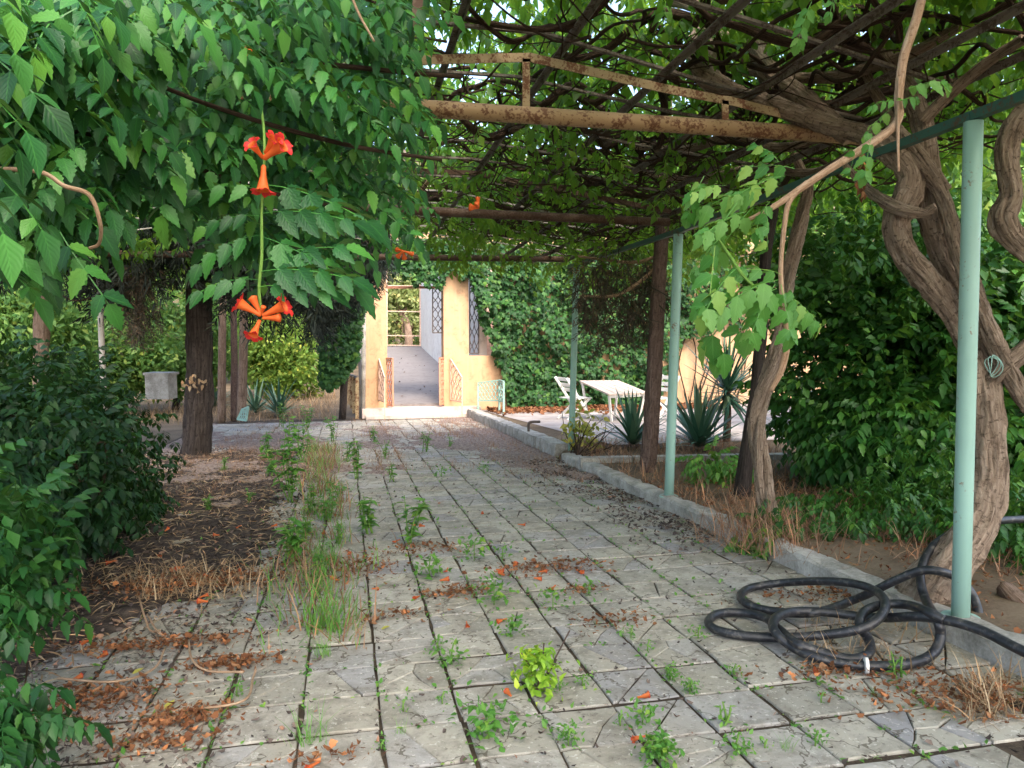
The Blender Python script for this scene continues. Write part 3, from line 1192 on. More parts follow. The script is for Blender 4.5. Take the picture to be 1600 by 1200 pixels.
# ramp railing left of the porch (ochre posts going away)
rf = thing('post_railing', 'row of ochre posts with a rail left of the porch', 'railing', yp(556, 640, 21.0))
for i, (px, yt, yb, Y) in enumerate(((558, 590, 650, 21.2), (553, 588, 640, 22.2), (549, 587, 632, 23.4), (545, 586, 626, 24.8))):
    MB().bar(yp(px, yb + 6, Y), yp(px, yt, Y), 0.09).build('post', M['iron_cream'], rf)
MB().bar(yp(559, 590, 21.2), yp(544, 585, 25), 0.06).build('rail', M['grey_wood'], rf)

# ================================================================== PERGOLA
XR = 3.8
pergola = thing('pergola', 'pipe and angle-iron pergola with mint posts over the path', 'pergola', (XR, 4.8, pz(0, 4.8)))


def roofz(x, y):
    return EYE - SLOPE * y + 1.66 + 0.36 * np.clip((3.8 - np.abs(x)) / 2.4, 0, 1)


P1, P2 = gp(1501, 966, 0.11), gp(1045, 776, 0.11)
posts = [(P1, (1521, 190), 0.048), (P2, (1060, 366), 0.05), (P3, (901, 416), 0.05)]
tops = []
for base, (tx, ty), r in posts:
    top = yp(tx, ty, base[1])
    tops.append(top)
    m = MB().tube([base + (0, 0, -0.1), base * 0.75 + top * 0.25, base * 0.5 + top * 0.5, base * 0.25 + top * 0.75, top], r, 16)
    m.tube([base + (0, 0, -0.02), base + (0, 0, 0.012)], 0.1, 16)
    m.build('post', M['teal'], pergola)
for Y in (9.4, 13.2):
    b0 = np.array([-3.75, Y, pz(0, Y)])
    MB().tube([b0 + (0, 0, -.1), b0 + (0, 0, 1.5), b0 + (0, 0, 3.1)], 0.045, 12).build('post', M['pale_slat'], pergola)
# side rails
d0 = (tops[0] - tops[1])
railA = tops[0] + d0 / np.linalg.norm(d0) * 3.0
railB = tops[2] + (tops[2] - tops[1]) / np.linalg.norm(tops[2] - tops[1]) * 0.5
for a, b in ((railA, tops[0]), (tops[0], tops[1]), (tops[1], railB)):
    dd = (b - a) / np.linalg.norm(b - a) * 0.003
    MB().bar(a + dd + (0, 0, 0.03), b - dd + (0, 0, 0.03), 0.05, 0.05).build('rail', M['teal_shaded'], pergola)
MB().bar((-3.75, 2, roofz(3.8, 2) - 0.12), (-3.75, 14, roofz(3.8, 14) - 0.12), 0.08).build('rail', M['teal_shaded'], pergola)
# pipe beams
Yb1 = yp(1330, 213, 1)[0] and None


def y_on_x(px, py, X):
    r = ray(px, py)
    return r[1] * X / r[0]


beamY = [y_on_x(1330, 213, 3.6), y_on_x(1035, 347, 3.6), y_on_x(880, 405, 3.6)]
for k, (Y, (pl, pr), r, mat) in enumerate(zip(beamY, (((670, 170), (1330, 213)), ((620, 328), (1035, 347)), ((640, 402), (880, 405))), (0.055, 0.05, 0.05), ('rust_pipe', 'rust_dark', 'rust_dark'))):
    a, b = yp(*pl, Y), yp(*pr, Y)
    d = b - a
    left = a + d * ((-3.75 - a[0]) / d[0])
    right = b + d * (0.08 / d[0])
    pts = [left + (right - left) * t for t in np.linspace(0, 1, 9)]
    MB().tube(pts, r, 16).build('pipe_beam', M[mat], pergola)
# truss above the first beam
Y = beamY[0]
c1 = [yp(640, 96, Y), yp(690, 93, Y), yp(828, 90, Y), yp(1040, 139, Y), yp(1150, 160, Y), yp(1290, 196, Y)]
for a, b in zip(c1[:-1], c1[1:]):
    m = MB().bar(a, b, 0.012, 0.055)
    m.bar(a + (0, 0.02, 0.026), b + (0, 0.02, 0.026), 0.05, 0.008)
    m.build('top_chord', M['iron_cream'], pergola)
for px, yt, ybm in ((822, 92, 172), (1133, 157, 196)):
    MB().bar(yp(px, ybm, Y), yp(px, yt, Y), 0.05, 0.012, (0, 1, 0)).build('upright', M['iron_cream'], pergola)
# same truss on the second beam
Y = beamY[1]
zt2 = roofz(0, Y)
MB().bar((-1.4, Y, zt2), (1.4, Y, zt2), 0.05).build('top_chord', M['rust_dark'], pergola)
MB().bar((1.4, Y, zt2), (3.7, Y, zt2 - 0.34), 0.05).build('top_chord', M['rust_dark'], pergola)
# purlins along the path, extended unseen behind the camera under the shading leaves
for X in (3.8, 3.4, 2.85, 2.15, 1.46, 0.7, 0.0, -0.8, -1.6, -2.4, -3.1):
    a = np.array([X + rng.normal() * .03, -4.0, roofz(X, -4.0) + 0.06])
    b = np.array([X + rng.normal() * .03, 14.0, roofz(X, 14.0) + 0.06])
    m = MB().bar(a, b, 0.04, 0.008)
    m.bar(a + (0.018, 0, -0.02), b + (0.018, 0, -0.02), 0.006, 0.035)
    m.build('purlin', M['grey_wood'], pergola)
# cross battens, likewise carried on unseen behind the camera
for i, Y in enumerate(np.arange(-3.8, 14, 0.8)):
    mat = 'pale_slat' if Y > 9.6 else 'grey_wood'
    q = [np.array([x, Y + 0.1 * math.sin(x + i) + (x * 0.03 if i % 3 else -x * .05), roofz(x, Y) + 0.09 + 0.015 * math.sin(2 * x + i)]) for x in np.linspace(-3.9, 3.9, 7)]
    m = MB()
    for a, b in zip(q[:-1], q[1:]):
        m.bar(a, b + (b - a) * 0.02, 0.035, 0.018)
    m.build('batten', M[mat], pergola)
# loose pale slats between the second and third beams
for (a, b, Y) in (((617, 303), (700, 286), 12.0), ((622, 311), (698, 296), 12.2), ((640, 330), (720, 322), 12.6), ((667, 348), (775, 363), 13.0), ((670, 369), (750, 381), 13.3), ((905, 350), (1060, 364), 12.5)):
    MB().bar(yp(*a, Y), yp(*b, Y + .1), 0.07, 0.03).build('slat', M['pale_slat'], pergola)
MB().bar(yp(638, 328, 10.0), yp(684, 262, 9.3), 0.05, 0.02).build('brace', M['rust_pipe'], pergola)
MB().bar(yp(648, 45, 3.6), yp(657, -40, 3.6), 0.045).build('brace', M['rust_dark'], pergola)

# ================================================================== VINES ON THE RIGHT
def px_tube(m, pts, n=14, ridge=0.22, twist=2.0, seed=0, step=8, bark=0.0):
    """pts: (px, py, depth, width px)"""
    W = spline(np.array([list(dp(x, y, d)) + [w * 0.86 * d / F / 2] for x, y, d, w in pts]), step)
    m.tube(W[:, :3], np.maximum(W[:, 3], 0.004), n, ridge=ridge, twist=twist, seed=seed, bark=bark)
    return W


vb = gp(1462, 935, 0.11)
vine = thing('climbing_vine', 'thick gnarled vine with heavy limbs climbing onto the pergola beside the near post', 'vine', vb)
D = 4.75
m = MB()
px_tube(m, [(1440, 960, D, 110), (1462, 915, D, 92), (1490, 872, D, 72), (1525, 820, D + .05, 60), (1541, 750, D + .1, 56), (1541, 673, D + .1, 54), (1537, 610, D + .1, 52), (1530, 560, D + .1, 42), (1512, 520, D + .1, 36)], 48, 0.14, 0.6, 1, 14, 0.2)
m.build('trunk', M['bark_vine'], vine)
limbs = [
    [(1537, 590, D + .1, 34), (1500, 510, D + .1, 38), (1455, 445, D + .05, 42), (1412, 390, D + .05, 44), (1402, 340, D, 44), (1418, 300, D, 46), (1420, 270, D, 40), (1392, 235, D + .1, 40), (1355, 212, D + .3, 34), (1300, 196, D + .5, 32), (1225, 172, D + .7, 32), (1160, 150, D + .9, 28), (1090, 118, D + 1.1, 20)],
    [(1545, 600, D + .15, 30), (1520, 500, D + .2, 40), (1478, 410, D + .15, 44), (1455, 340, D + .1, 46), (1448, 290, D + .1, 46), (1448, 230, D + .1, 38), (1436, 180, D + .2, 34), (1420, 140, D + .3, 30), (1380, 90, D + .4, 28), (1370, 40, D + .4, 24), (1350, -30, D + .3, 20)],
    [(1432, 270, D, 20), (1470, 300, D - .05, 24), (1500, 400, D - .1, 28), (1538, 500, D - .05, 32), (1570, 570, D, 30), (1610, 640, D, 26)],
    [(1543, 600, D + .1, 40), (1570, 572, D, 34), (1610, 540, D, 32), (1660, 490, D - .1, 28)],
    [(1640, 150, D - .3, 40), (1592, 190, D - .3, 38), (1572, 240, D - .3, 36), (1580, 305, D - .3, 36), (1568, 345, D - .3, 40), (1600, 390, D - .3, 34), (1660, 430, D - .3, 30)],
    [(1320, 258, D + .3, 10), (1355, 295, D + .2, 16), (1400, 325, D - .1, 22), (1440, 333, D - .15, 18), (1462, 322, D - .2, 12)],
    [(1400, 200, D + .1, 22), (1440, 250, D - .05, 26), (1475, 300, D - .05, 24)],
    [(1100, 130, D + 1.2, 34), (1108, 80, D + 1.2, 34), (1150, 20, D + 1.2, 28), (1130, -40, D + 1, 22)],
    [(1330, 215, D + .6, 30), (1250, 150, D + .8, 34), (1200, 110, D + 1, 32), (1170, 60, D + 1.2, 28), (1120, 20, D + 1.2, 24), (1040, -5, D + 1.3, 20)],
    [(1160, 150, D + .9, 26), (1110, 125, D + 1, 36), (1090, 95, D + 1.1, 34), (1095, 50, D + 1.2, 26), (1180, 20, D + 1.3, 22), (1290, 30, D + 1.2, 18)],
]
limbs += [
    [(1305, 30, D + .6, 14), (1340, 90, D + .6, 16), (1360, 130, D + .5, 16), (1385, 175, D + .4, 18), (1400, 215, D + .2, 20)],
    [(1060, -20, D + 1.4, 18), (1130, 30, D + 1.4, 20), (1190, 60, D + 1.4, 18), (1260, 70, D + 1.3, 16), (1340, 60, D + 1.2, 14)],
    [(1180, 50, D + 1.5, 16), (1185, 100, D + 1.4, 18), (1205, 140, D + 1.3, 18), (1250, 185, D + 1.1, 18), (1310, 215, D + .9, 18)],
    [(1500, 40, D, 16), (1440, 75, D + .2, 18), (1380, 100, D + .4, 20), (1300, 120, D + .7, 20), (1210, 118, D + 1, 16), (1120, 100, D + 1.3, 12)],
    [(1600, 60, D - .4, 18), (1540, 100, D - .2, 18), (1480, 150, D, 20), (1440, 190, D + .1, 22)],
    [(1290, 215, D + 1.6, 14), (1220, 230, D + 1.9, 16), (1140, 215, D + 2.2, 16), (1060, 235, D + 2.6, 14), (980, 225, D + 3, 12)],
    [(1330, 240, D + 1.2, 14), (1270, 270, D + 1.8, 14), (1180, 262, D + 2.4, 14), (1090, 280, D + 3, 12), (1000, 270, D + 3.4, 10)],
]
for k, L in enumerate(limbs):
    m = MB()
    px_tube(m, L, 36, 0.16, 2.2, 10 + k, 14, 0.2)
    m.build('limb', M['bark_vine'], vine)

# roof branches: wandering stems on top of the pergola
rb = np.random.default_rng(21)


def wander(r, x, y, ang, L, r0_, r1_, zoff, m, n=7):
    k = max(4, int(L / 0.22))
    pts = []
    z = zoff
    for i in range(k + 1):
        pts.append((x, y, roofz(np.clip(x, -4.2, 4.2), y) + z))
        ang += r.normal() * 0.34
        z = zoff + 0.12 * math.sin(i * 0.9 + ang) + r.normal() * 0.03
        x += math.cos(ang) * L / k
        y += math.sin(ang) * L / k
    W = spline(pts, 3)
    m.tube(W, np.linspace(r0_, r1_, len(W)), n, ridge=0.18, twist=2, seed=int(r.integers(1e6)))
    return np.array(pts)


branch_pts = []
for k in range(96):
    x = rb.uniform(0.9, 4.6) if k > 14 else rb.uniform(2.4, 4.2)
    y = rb.uniform(3.6, 12) if k > 14 else rb.uniform(4, 6.5)
    m = MB()
    p = wander(rb, x, y, rb.uniform(0, 6.28), rb.uniform(1.6, 4.2), rb.uniform(0.016, 0.042), 0.009, rb.uniform(0.12, 0.5), m)
    m.build('branch', M['bark_branch'], vine)
    branch_pts.append(p)
tw = MB()
for k in range(640):
    x, y = (rb.uniform(-0.6, 5.4), rb.uniform(3.2, 13.5)) if k < 300 else (rb.uniform(0.8, 4.6), rb.uniform(5.6, 12.5))
    wander(rb, x, y, rb.uniform(0, 6.28), rb.uniform(0.6, 1.8), rb.uniform(0.005, 0.011), 0.003, rb.uniform(-0.12, 0.5), tw, 5)
tag(tw.build('twigs', M['bark_branch'], vine), kind='stuff')

# roof leaves; those behind the camera are unseen, added to shade the foreground
N = 17500
X = np.where(rb.uniform(size=N) < .68, rb.uniform(-5.2, 6.6, N), rb.uniform(1.5, 7.0, N))
Yq = -4.0 + rb.uniform(0, 1, N) * 18.2
Z = roofz(np.clip(X, -4, 4), Yq) + np.where((rb.uniform(size=N) < np.where(X < 2.2, .13, .06)) & (Yq > 5.8), rb.uniform(-0.3, 0.1, N), 0.28 + rb.gamma(2.0, 0.2, N))
Z = np.where(Yq < 2.4, np.maximum(Z, roofz(np.clip(X, -4, 4), Yq) + 0.2), Z)
Z = Z + np.where((X > 0.9) & (Yq < 9), 0.17, 0.0) * np.clip((X - .9) / .8, 0, 1)
keep0 = ~((X < -0.3) & (Yq < 5.5) & (rb.uniform(size=N) < np.where(Yq < 2.4, .9, .35)))  # left cover thinned in front for skylight, kept denser behind for shade
keep = keep0 & ~((X < 0.9) & (X > -2.2) & (Yq > 8.0) & (rb.uniform(size=N) < 0.5))
P = np.column_stack([X, Yq, Z])[keep]
N = len(P)
yd_ = rand_dirs(N, rb) * [1, 1, 0.35] + np.array([0, 0, -0.25])
R = frames(yd_, np.tile(UP, (N, 1)) + rand_dirs(N, rb) * 0.5)
leafy(vine, P, R, rb.uniform(0.2, 0.34, N), PIN_HI, PIN_LO, M['leaf_roof'], 300, 10, seed=4)

# second, twisted vine
v2 = thing('twisted_vine', 'slender vine of twisted strands rising from the bed behind the kerb', 'vine', gp(1208, 832))
D2_ = 6.75
core = np.array([(1206, 840, 46), (1200, 790, 40), (1190, 730, 36), (1184, 665, 34), (1193, 610, 34), (1208, 570, 34), (1222, 510, 34), (1231, 440, 34), (1244, 375, 36), (1256, 330, 30), (1262, 290, 24), (1240, 240, 22)], float)
for s_ in range(3):
    pts = []
    for i, (x, y, w) in enumerate(core):
        a = (840 - y) / 55 + s_ * 2.09
        amp = 0.30 * w if y > 560 else 0.2 * w
        pts.append((x + 0.75 * amp * math.cos(a), y, D2_ + 0.05 * math.sin(a), w * (0.44 if s_ else 0.5)))
    m = MB()
    px_tube(m, pts, 28, 0.16, 3, 40 + s_, 12, 0.2)
    m.build('strand', M['bark_vine'], v2)
m = MB()
px_tube(m, [(1160, 775, 8.0, 30), (1168, 700, 8.0, 26), (1182, 600, 8.0, 22), (1192, 500, 8.0, 20), (1196, 400, 8.0, 20), (1210, 320, 8.0, 18)], 10, 0.15, 1, 50)
t_ = thing('vine_stem', 'dark straight vine stem standing behind the twisted vine', 'vine', gp(1168, 770))
m.build('trunk', M['bark_grey'], t_)

# foreground hanging spray with young leaves
spray = thing('hanging_branch', 'pale hanging branch with bright young leaves in front of the far posts', 'branch', dp(1400, 190, 2.6))
m = MB()
px_tube(m, [(1450, -40, 2.6, 15), (1432, 30, 2.6, 17), (1412, 90, 2.6, 17), (1404, 150, 2.6, 16), (1402, 190, 2.6, 15), (1365, 222, 2.6, 16), (1300, 262, 2.6, 14), (1250, 295, 2.6, 13), (1205, 325, 2.6, 10), (1165, 345, 2.6, 6)], 10, 0.08, 1, 60)
m.build('stem', M['twig_pale'], spray)
m = MB()
px_tube(m, [(1405, 120, 2.58, 6), (1403, 200, 2.58, 6), (1404, 268, 2.57, 4)], 6, 0, 0, 61)
m.build('stem', M['twig_pale'], spray)
m = MB()
px_tube(m, [(1262, 285, 2.6, 11), (1235, 312, 2.6, 10), (1226, 350, 2.6, 9), (1220, 420, 2.6, 9), (1224, 480, 2.6, 10), (1230, 530, 2.6, 12), (1222, 575, 2.62, 12), (1205, 610, 2.65, 8)], 10, 0.08, 1, 62)
m.build('stem', M['twig_pale'], spray)
m = MB()
px_tube(m, [(1222, 480, 2.58, 4), (1170, 440, 2.5, 6), (1140, 400, 2.5, 7), (1120, 370, 2.5, 4)], 7, 0, 0, 63)
m.build('stem', M['stem_green'], spray)
hiY = [raw_mesh('leaf', *t, M['leaf_young']) for t in PIN_YOUNG]
ry = np.random.default_rng(31)
# (px, py, direction angle in the picture, length px, depth)
LV = [(1240, 262, 165, 85, 2.6), (1225, 275, 200, 120, 2.55), (1215, 262, 130, 60, 2.6), (1200, 300, 195, 150, 2.5), (1190, 305, 215, 130, 2.5), (1210, 310, 230, 90, 2.55), (1180, 330, 250, 110, 2.5), (1170, 330, 205, 110, 2.45),
      (1205, 330, 270, 90, 2.55), (1125, 380, 215, 100, 2.5), (1130, 390, 260, 120, 2.48), (1215, 465, 190, 170, 2.5), (1212, 470, 205, 190, 2.48), (1210, 478, 215, 180, 2.46), (1218, 470, 230, 120, 2.5),
      (1222, 470, 255, 100, 2.52), (1228, 470, 330, 90, 2.6), (1225, 465, 300, 90, 2.58), (1222, 455, 160, 90, 2.55), (1150, 470, 195, 110, 2.45), (1160, 450, 235, 120, 2.45), (1395, 175, 215, 80, 2.6), (1400, 165, 200, 60, 2.55),
      (1402, 140, 10, 95, 2.6), (1400, 150, 30, 60, 2.6), (1360, 215, 240, 70, 2.6), (1345, 225, 270, 60, 2.58), (1270, 12, 250, 75, 2.5), (1305, -20, 260, 60, 2.5), (1228, 480, 345, 80, 2.62), (1100, 290, 235, 90, 2.5), (1130, 285, 190, 70, 2.5)]
camR, camU, camB = CM[:, 0], CM[:, 1], CM[:, 2]
for (x, y, a, L, d) in LV:
    a = math.radians(a)
    L *= 0.76
    y -= 22 if 440 < y < 475 else 0
    for rep in range(1):
        aa = a + ry.normal() * 0.16
        yd_ = camR * math.cos(aa) + camU * math.sin(aa) + camB * ry.uniform(-0.2, 0.5)
        zd = UP * 0.75 + camB * ry.uniform(0.5, 1.1) + camR * ry.normal() * 0.35
        R1 = frames(yd_[None], zd[None])[0]
        child('leaf', hiY[ry.integers(4)], spray, dp(x + ry.normal() * 5, y + ry.normal() * 5, d + ry.normal() * 0.04), R1, L * ry.uniform(0.8, 1.1) * d / F)

# ================================================================== LEFT TRUMPET VINE
tv = thing('trumpet_vine', 'lush trumpet vine hanging from the pergola at upper left with red flowers', 'vine', dp(250, 250, 2.6))
rl_ = np.random.default_rng(17)
edge_x = [-60, 0, 60, 110, 150, 200, 260, 320, 370, 420, 480, 540, 600, 640, 680, 700, 720]
edge_y = [430, 420, 395, 395, 375, 330, 335, 340, 385, 430, 430, 395, 380, 370, 270, 220, 120]


def dbase(x, y):
    return 1.9 + 1.6 * (np.clip(x, -80, 720) / 700) + 0.0009 * (y - 200)


PP, SS = [], []
n = 0
while len(PP) < 540:
    x, y = rl_.uniform(-80, 625), rl_.uniform(-60, 440)
    lim = np.interp(x, edge_x, edge_y) - 25
    if y > lim:
        continue
    if 150 < x < 300 and 20 < y < 100 and rl_.uniform() < 0.92:
        continue
    if 230 < x < 330 and 280 < y < 330 and rl_.uniform() < 0.8:
        continue
    d = dbase(x, y) + rl_.normal() * 0.16
    PP.append(dp(x, y, d))
    SS.append(rl_.uniform(0.15, 0.225))
for _ in range(1150):
    x, y = rl_.uniform(-120, 640), rl_.uniform(-120, 420)
    lim = np.interp(x, edge_x, edge_y) - 30
    if y > lim:
        continue
    hole = 150 < x < 300 and 10 < y < 100
    d = dbase(x, y) + 0.75 + rl_.gamma(1.6, 0.6)
    if hole and d < dbase(x, y) + 1.6:
        continue
    PP.append(dp(x, y, d))
    SS.append(rl_.uniform(0.17, 0.26))
P = np.array(PP)
N = len(P)
tocam = CL - P
tocam /= np.linalg.norm(tocam, axis=1)[:, None]
sg = np.where(rl_.uniform(size=(N, 1)) < .35 + .3 * (proj(P)[0][:, None] / 700 < .35), -1.0, 1.0)
side = camR[None] * sg * rl_.uniform(.35, 1.1, (N, 1))
yd_ = tocam * rl_.uniform(0.15, 0.8, (N, 1)) + side * .8 + np.array([0, 0, -0.3]) * rl_.uniform(-0.2, 1.6, (N, 1))
zd = UP * rl_.uniform(0.7, 1.3, (N, 1)) + tocam * rl_.uniform(0.2, 0.9, (N, 1)) + rand_dirs(N, rl_) * 0.35
leafy(tv, P, frames(yd_, zd), np.array(SS), PIN_VINE, PIN_VLO, M['leaf_front'], 300, 18, seed=8)
# stems
for k, pts in enumerate([
    [(-40, 262, 1.7, 8), (60, 268, 1.7, 8), (100, 290, 1.7, 8), (140, 305, 1.72, 8), (157, 350, 1.75, 7), (155, 380, 1.8, 6), (140, 388, 1.82, 5)],
    [(540, -30, 2.7, 5), (560, 20, 2.7, 5), (585, 65, 2.7, 4)],
    [(240, 130, 2.2, 8), (330, 165, 2.4, 9), (440, 200, 2.6, 9), (560, 230, 2.8, 8), (690, 250, 3.0, 6)],
    [(100, 40, 2.0, 10), (250, 60, 2.4, 10), (420, 90, 2.7, 10), (600, 110, 3.0, 9), (720, 120, 3.4, 8)],
    [(0, 190, 1.9, 7), (160, 215, 2.2, 8), (300, 260, 2.4, 8), (420, 300, 2.6, 7), (560, 330, 2.9, 6)],
]):
    m = MB()
    px_tube(m, pts, 8, 0.06, 1, 70 + k)
    m.build('stem', M['twig_pale'] if k < 2 else M['bark_branch'], tv)
m = MB()
px_tube(m, [(405, 150, 2.3, 4), (412, 200, 2.25, 4), (413, 250, 2.22, 4), (409, 330, 2.2, 5), (409, 400, 2.2, 6), (405, 450, 2.2, 6), (408, 490, 2.2, 6)], 8, 0, 0, 77)
m.build('stem', M['stem_green'], tv)
# leaves along the flower stem
hiF = [raw_mesh('leaf', *t, M['leaf_front']) for t in PIN_VINE]
for (x, y, a, L, d) in [(410, 420, 10, 130, 2.2), (410, 405, 25, 120, 2.25), (405, 440, 175, 95, 2.2), (406, 445, 10, 100, 2.2), (412, 365, -15, 150, 2.25), (408, 370, 190, 110, 2.25), (412, 330, 10, 130, 2.3), (405, 340, 175, 90, 2.3), (408, 300, 165, 100, 2.3), (420, 285, -5, 150, 2.35), (100, 360, -50, 120, 1.75), (90, 330, 250, 110, 1.75), (20, 300, 250, 110, 1.7)]:
    a = math.radians(a)
    yd_ = camR * math.cos(a) + camU * math.sin(a) + camB * 0.25
    zd = UP * 0.8 + camB * 0.7
    child('leaf', hiF[int(L) % 4], tv, dp(x, y, d), frames(yd_[None], zd[None])[0], L * d / F)


def flower_mb(open_=True, shrivel=0.0, seed=0):
    """trumpet flower along +y, mouth at y=1"""
    r = np.random.default_rng(seed)
    m = MB()
    prof = [(0, .05), (.06, .09), (.16, .085), (.35, .10), (.6, .15), (.8, .20), (.9, .235)]
    n = 10
    for i, (y, rr) in enumerate(prof):
        for k in range(n):
            a = 2 * math.pi * k / n
            q = rr * (1 + shrivel * 0.4 * math.sin(2 * a + seed) + shrivel * r.normal() * 0.12)
            m.v.append((q * math.cos(a), y, q * math.sin(a) + shrivel * 0.15 * y * y))
    for i in range(len(prof) - 1):
        for k in range(n):
            k2 = (k + 1) % n
            m.face((i * n + k, i * n + k2, (i + 1) * n + k2, (i + 1) * n + k), None, 0, True)
    if open_:
        # five rounded lobes
        base = (len(prof) - 1) * n
        for q in range(5):
            a0, a1, am = 2 * math.pi * q * 2 / n, 2 * math.pi * (q * 2 + 2) / n, 2 * math.pi * (q * 2 + 1) / n
            b = len(m.v)
            w = 1 - 0.5 * shrivel
            for aa, rr, yy in ((a0 + .1, .36 * w, .97), (am - .28, .47 * w, .98), (am, .5 * w, .94), (am + .28, .47 * w, .98), (a1 - .1, .36 * w, .97)):
                yy += r.normal() * 0.03
                m.v.append((rr * math.cos(aa), yy, rr * math.sin(aa) + shrivel * .15))
            i0, i1, i2 = base + q * 2, base + q * 2 + 1, base + (q * 2 + 2) % n
            m.face((i0, i1, b + 1, b), None, 1, True)
            m.face((i1, b + 2, b + 1), None, 1, True)
            m.face((i1, b + 3, b + 2), None, 1, True)
            m.face((i1, i2, b + 4, b + 3), None, 1, True)
    else:
        b = len(m.v)
        m.v.append((0, 1.0, 0))
        base = (len(prof) - 1) * n
        for k in range(n):
            m.face((base + k, base + (k + 1) % n, b), None, 0, True)
    return m


FM = [flower_mb(True, q, k_).mesh('flower', [M['petal_tube'], M['petal_red']]) for k_, q in ((1, .1), (2, .3), (3, .2))]
FB = flower_mb(False, 0, 2).mesh('flower_bud', [M['petal_tube'], M['petal_red']])
for (x, y, a, back, L, kind) in [(412, 248, 125, 0.75, 36, 0), (412, 248, 25, 0.35, 52, 0), (414, 240, 40, 0.5, 40, 0), (412, 258, 270, 0.1, 50, 0),
                                 (408, 493, 150, 0.2, 44, 0), (408, 492, 115, 0.1, 36, 1), (410, 493, 22, 0.15, 48, 0), (410, 497, 0, 0.1, 34, 1), (406, 500, 258, 0.45, 36, 0), (408, 492, 60, 0.5, 20, 1)]:
    a = math.radians(a)
    yd_ = (camR * math.cos(a) + camU * math.sin(a)) * (1 - back * 0.5) + camB * back
    R1 = frames(yd_[None], (UP * 0.3 + camB + camR * .2)[None])[0]
    child('flower' if kind == 0 else 'flower_bud', FM[int(L) % 3] if kind == 0 else FB, tv, dp(x, y, 2.18), R1, 0.92 * L * 2.18 / F)
for (x, y, d) in ((392, 84, 2.45), (748, 325, 4.5), (630, 392, 3.2)):
    for q in range(4):
        yd_ = rand_dirs(1, rl_)
        child('flower_bud', FB, tv, dp(x, y, d), frames(yd_, rand_dirs(1, rl_))[0], 0.03 * d / 2)

# ================================================================== SHRUBS
def shrub(name, label, cat, base, boxes, N, mat, size, nparts, cell, seed, stems=6, face=None, droop=0.35, group=None):
    """boxes: list of (centre, radii, weight) ellipsoids holding the leaves"""
    r = np.random.default_rng(seed)
    t = thing(name, label, cat, base, group)
    w = np.array([b[2] for b in boxes], float)
    pick = r.choice(len(boxes), N, p=w / w.sum())
    u = rand_dirs(N, r)
    rr = r.uniform(0, 1, N) ** 0.4
    C = np.array([b[0] for b in boxes])[pick]
    E = np.array([b[1] for b in boxes])[pick]
    P = C + u * E * rr[:, None]
    lump = np.array([mnoise.noise(Vector(p * 1.7)) for p in P])
    P = P + u * E * (0.22 * lump)[:, None]
    gzv = gz(P[:, 0], P[:, 1]) + 0.05
    P = P[P[:, 2] > gzv]
    u = u[:0] if False else rand_dirs(len(P), r)
    N = len(P)
    out = P - np.array(base) - [0, 0, 0.4]
    out /= np.linalg.norm(out, axis=1)[:, None]
    tc = CL - P
    tc /= np.linalg.norm(tc, axis=1)[:, None]
    yd_ = out * 0.7 + u * 0.7 + np.array([0, 0, -droop])
    zd = UP * 0.9 + out * 0.4 + u * 0.35
    leafy(t, P, frames(yd_, zd), r.uniform(size * 0.75, size * 1.2, N), PIN_HI if nparts else PIN_LO, PIN_LO, mat, nparts, cell, seed=seed)
    for k in range(stems):
        e = P[r.integers(N)]
        sc = 1.0 if N > 1000 else 0.25
        b0 = np.array(base) + r.normal(size=3) * [0.25 * sc, 0.25 * sc, 0]
        mid = (b0 + e) / 2 + r.normal(size=3) * 0.15 * sc + [0, 0, 0.2 * sc]
        m = MB().tube(spline([b0 - [0, 0, .03], mid, e], 5), np.linspace(0.02, 0.005, 11) * sc, 6)
        m.build('stem', M['bark_branch'], t)
    return t


# dark bush along the left edge of the path
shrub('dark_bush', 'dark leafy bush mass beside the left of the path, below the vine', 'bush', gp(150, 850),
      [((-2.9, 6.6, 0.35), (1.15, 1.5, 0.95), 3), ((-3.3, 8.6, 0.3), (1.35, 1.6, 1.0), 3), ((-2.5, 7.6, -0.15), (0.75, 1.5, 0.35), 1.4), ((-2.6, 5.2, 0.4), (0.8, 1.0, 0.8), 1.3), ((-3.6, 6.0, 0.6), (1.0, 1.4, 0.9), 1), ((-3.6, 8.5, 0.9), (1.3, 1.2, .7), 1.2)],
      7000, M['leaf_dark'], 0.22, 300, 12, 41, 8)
# creeping sprays in the near left corner
shrub('corner_shrub', 'low green leafy sprays at the near left corner of the paving', 'shrub', gp(20, 1110),
      [(dp(-15, 1110, 2.75), (0.16, 0.25, 0.09), 1.2), (dp(-25, 930, 3.3), (0.24, 0.35, 0.16), 1.6), (dp(-60, 820, 3.4), (0.3, 0.5, 0.3), 2), (dp(40, 830, 4.2), (0.25, 0.4, 0.2), 1.2)],
      300, M['leaf_corner'], 0.2, 160, 20, 42, 3)
# right-hand mass behind the vine trunks
shrub('green_shrub', 'tall dense green shrub behind the near post and vine trunk', 'shrub', (6.0, 7.8, gz(6, 7.8)),
      [((6.6, 8.2, 0.9), (1.5, 1.3, 1.4), 3), ((5.9, 7.4, 0.3), (0.8, 0.9, 0.7), 2), ((7.6, 7.2, 1.0), (1.6, 1.5, 1.5), 3), ((6.6, 6.6, 0.3), (1.3, 0.8, 0.6), 1.2), ((6.8, 8.4, 2.2), (1.8, 1.5, 1.0), 2)],
      7200, M['leaf_shrub'], 0.32, 300, 13, 43, 8)
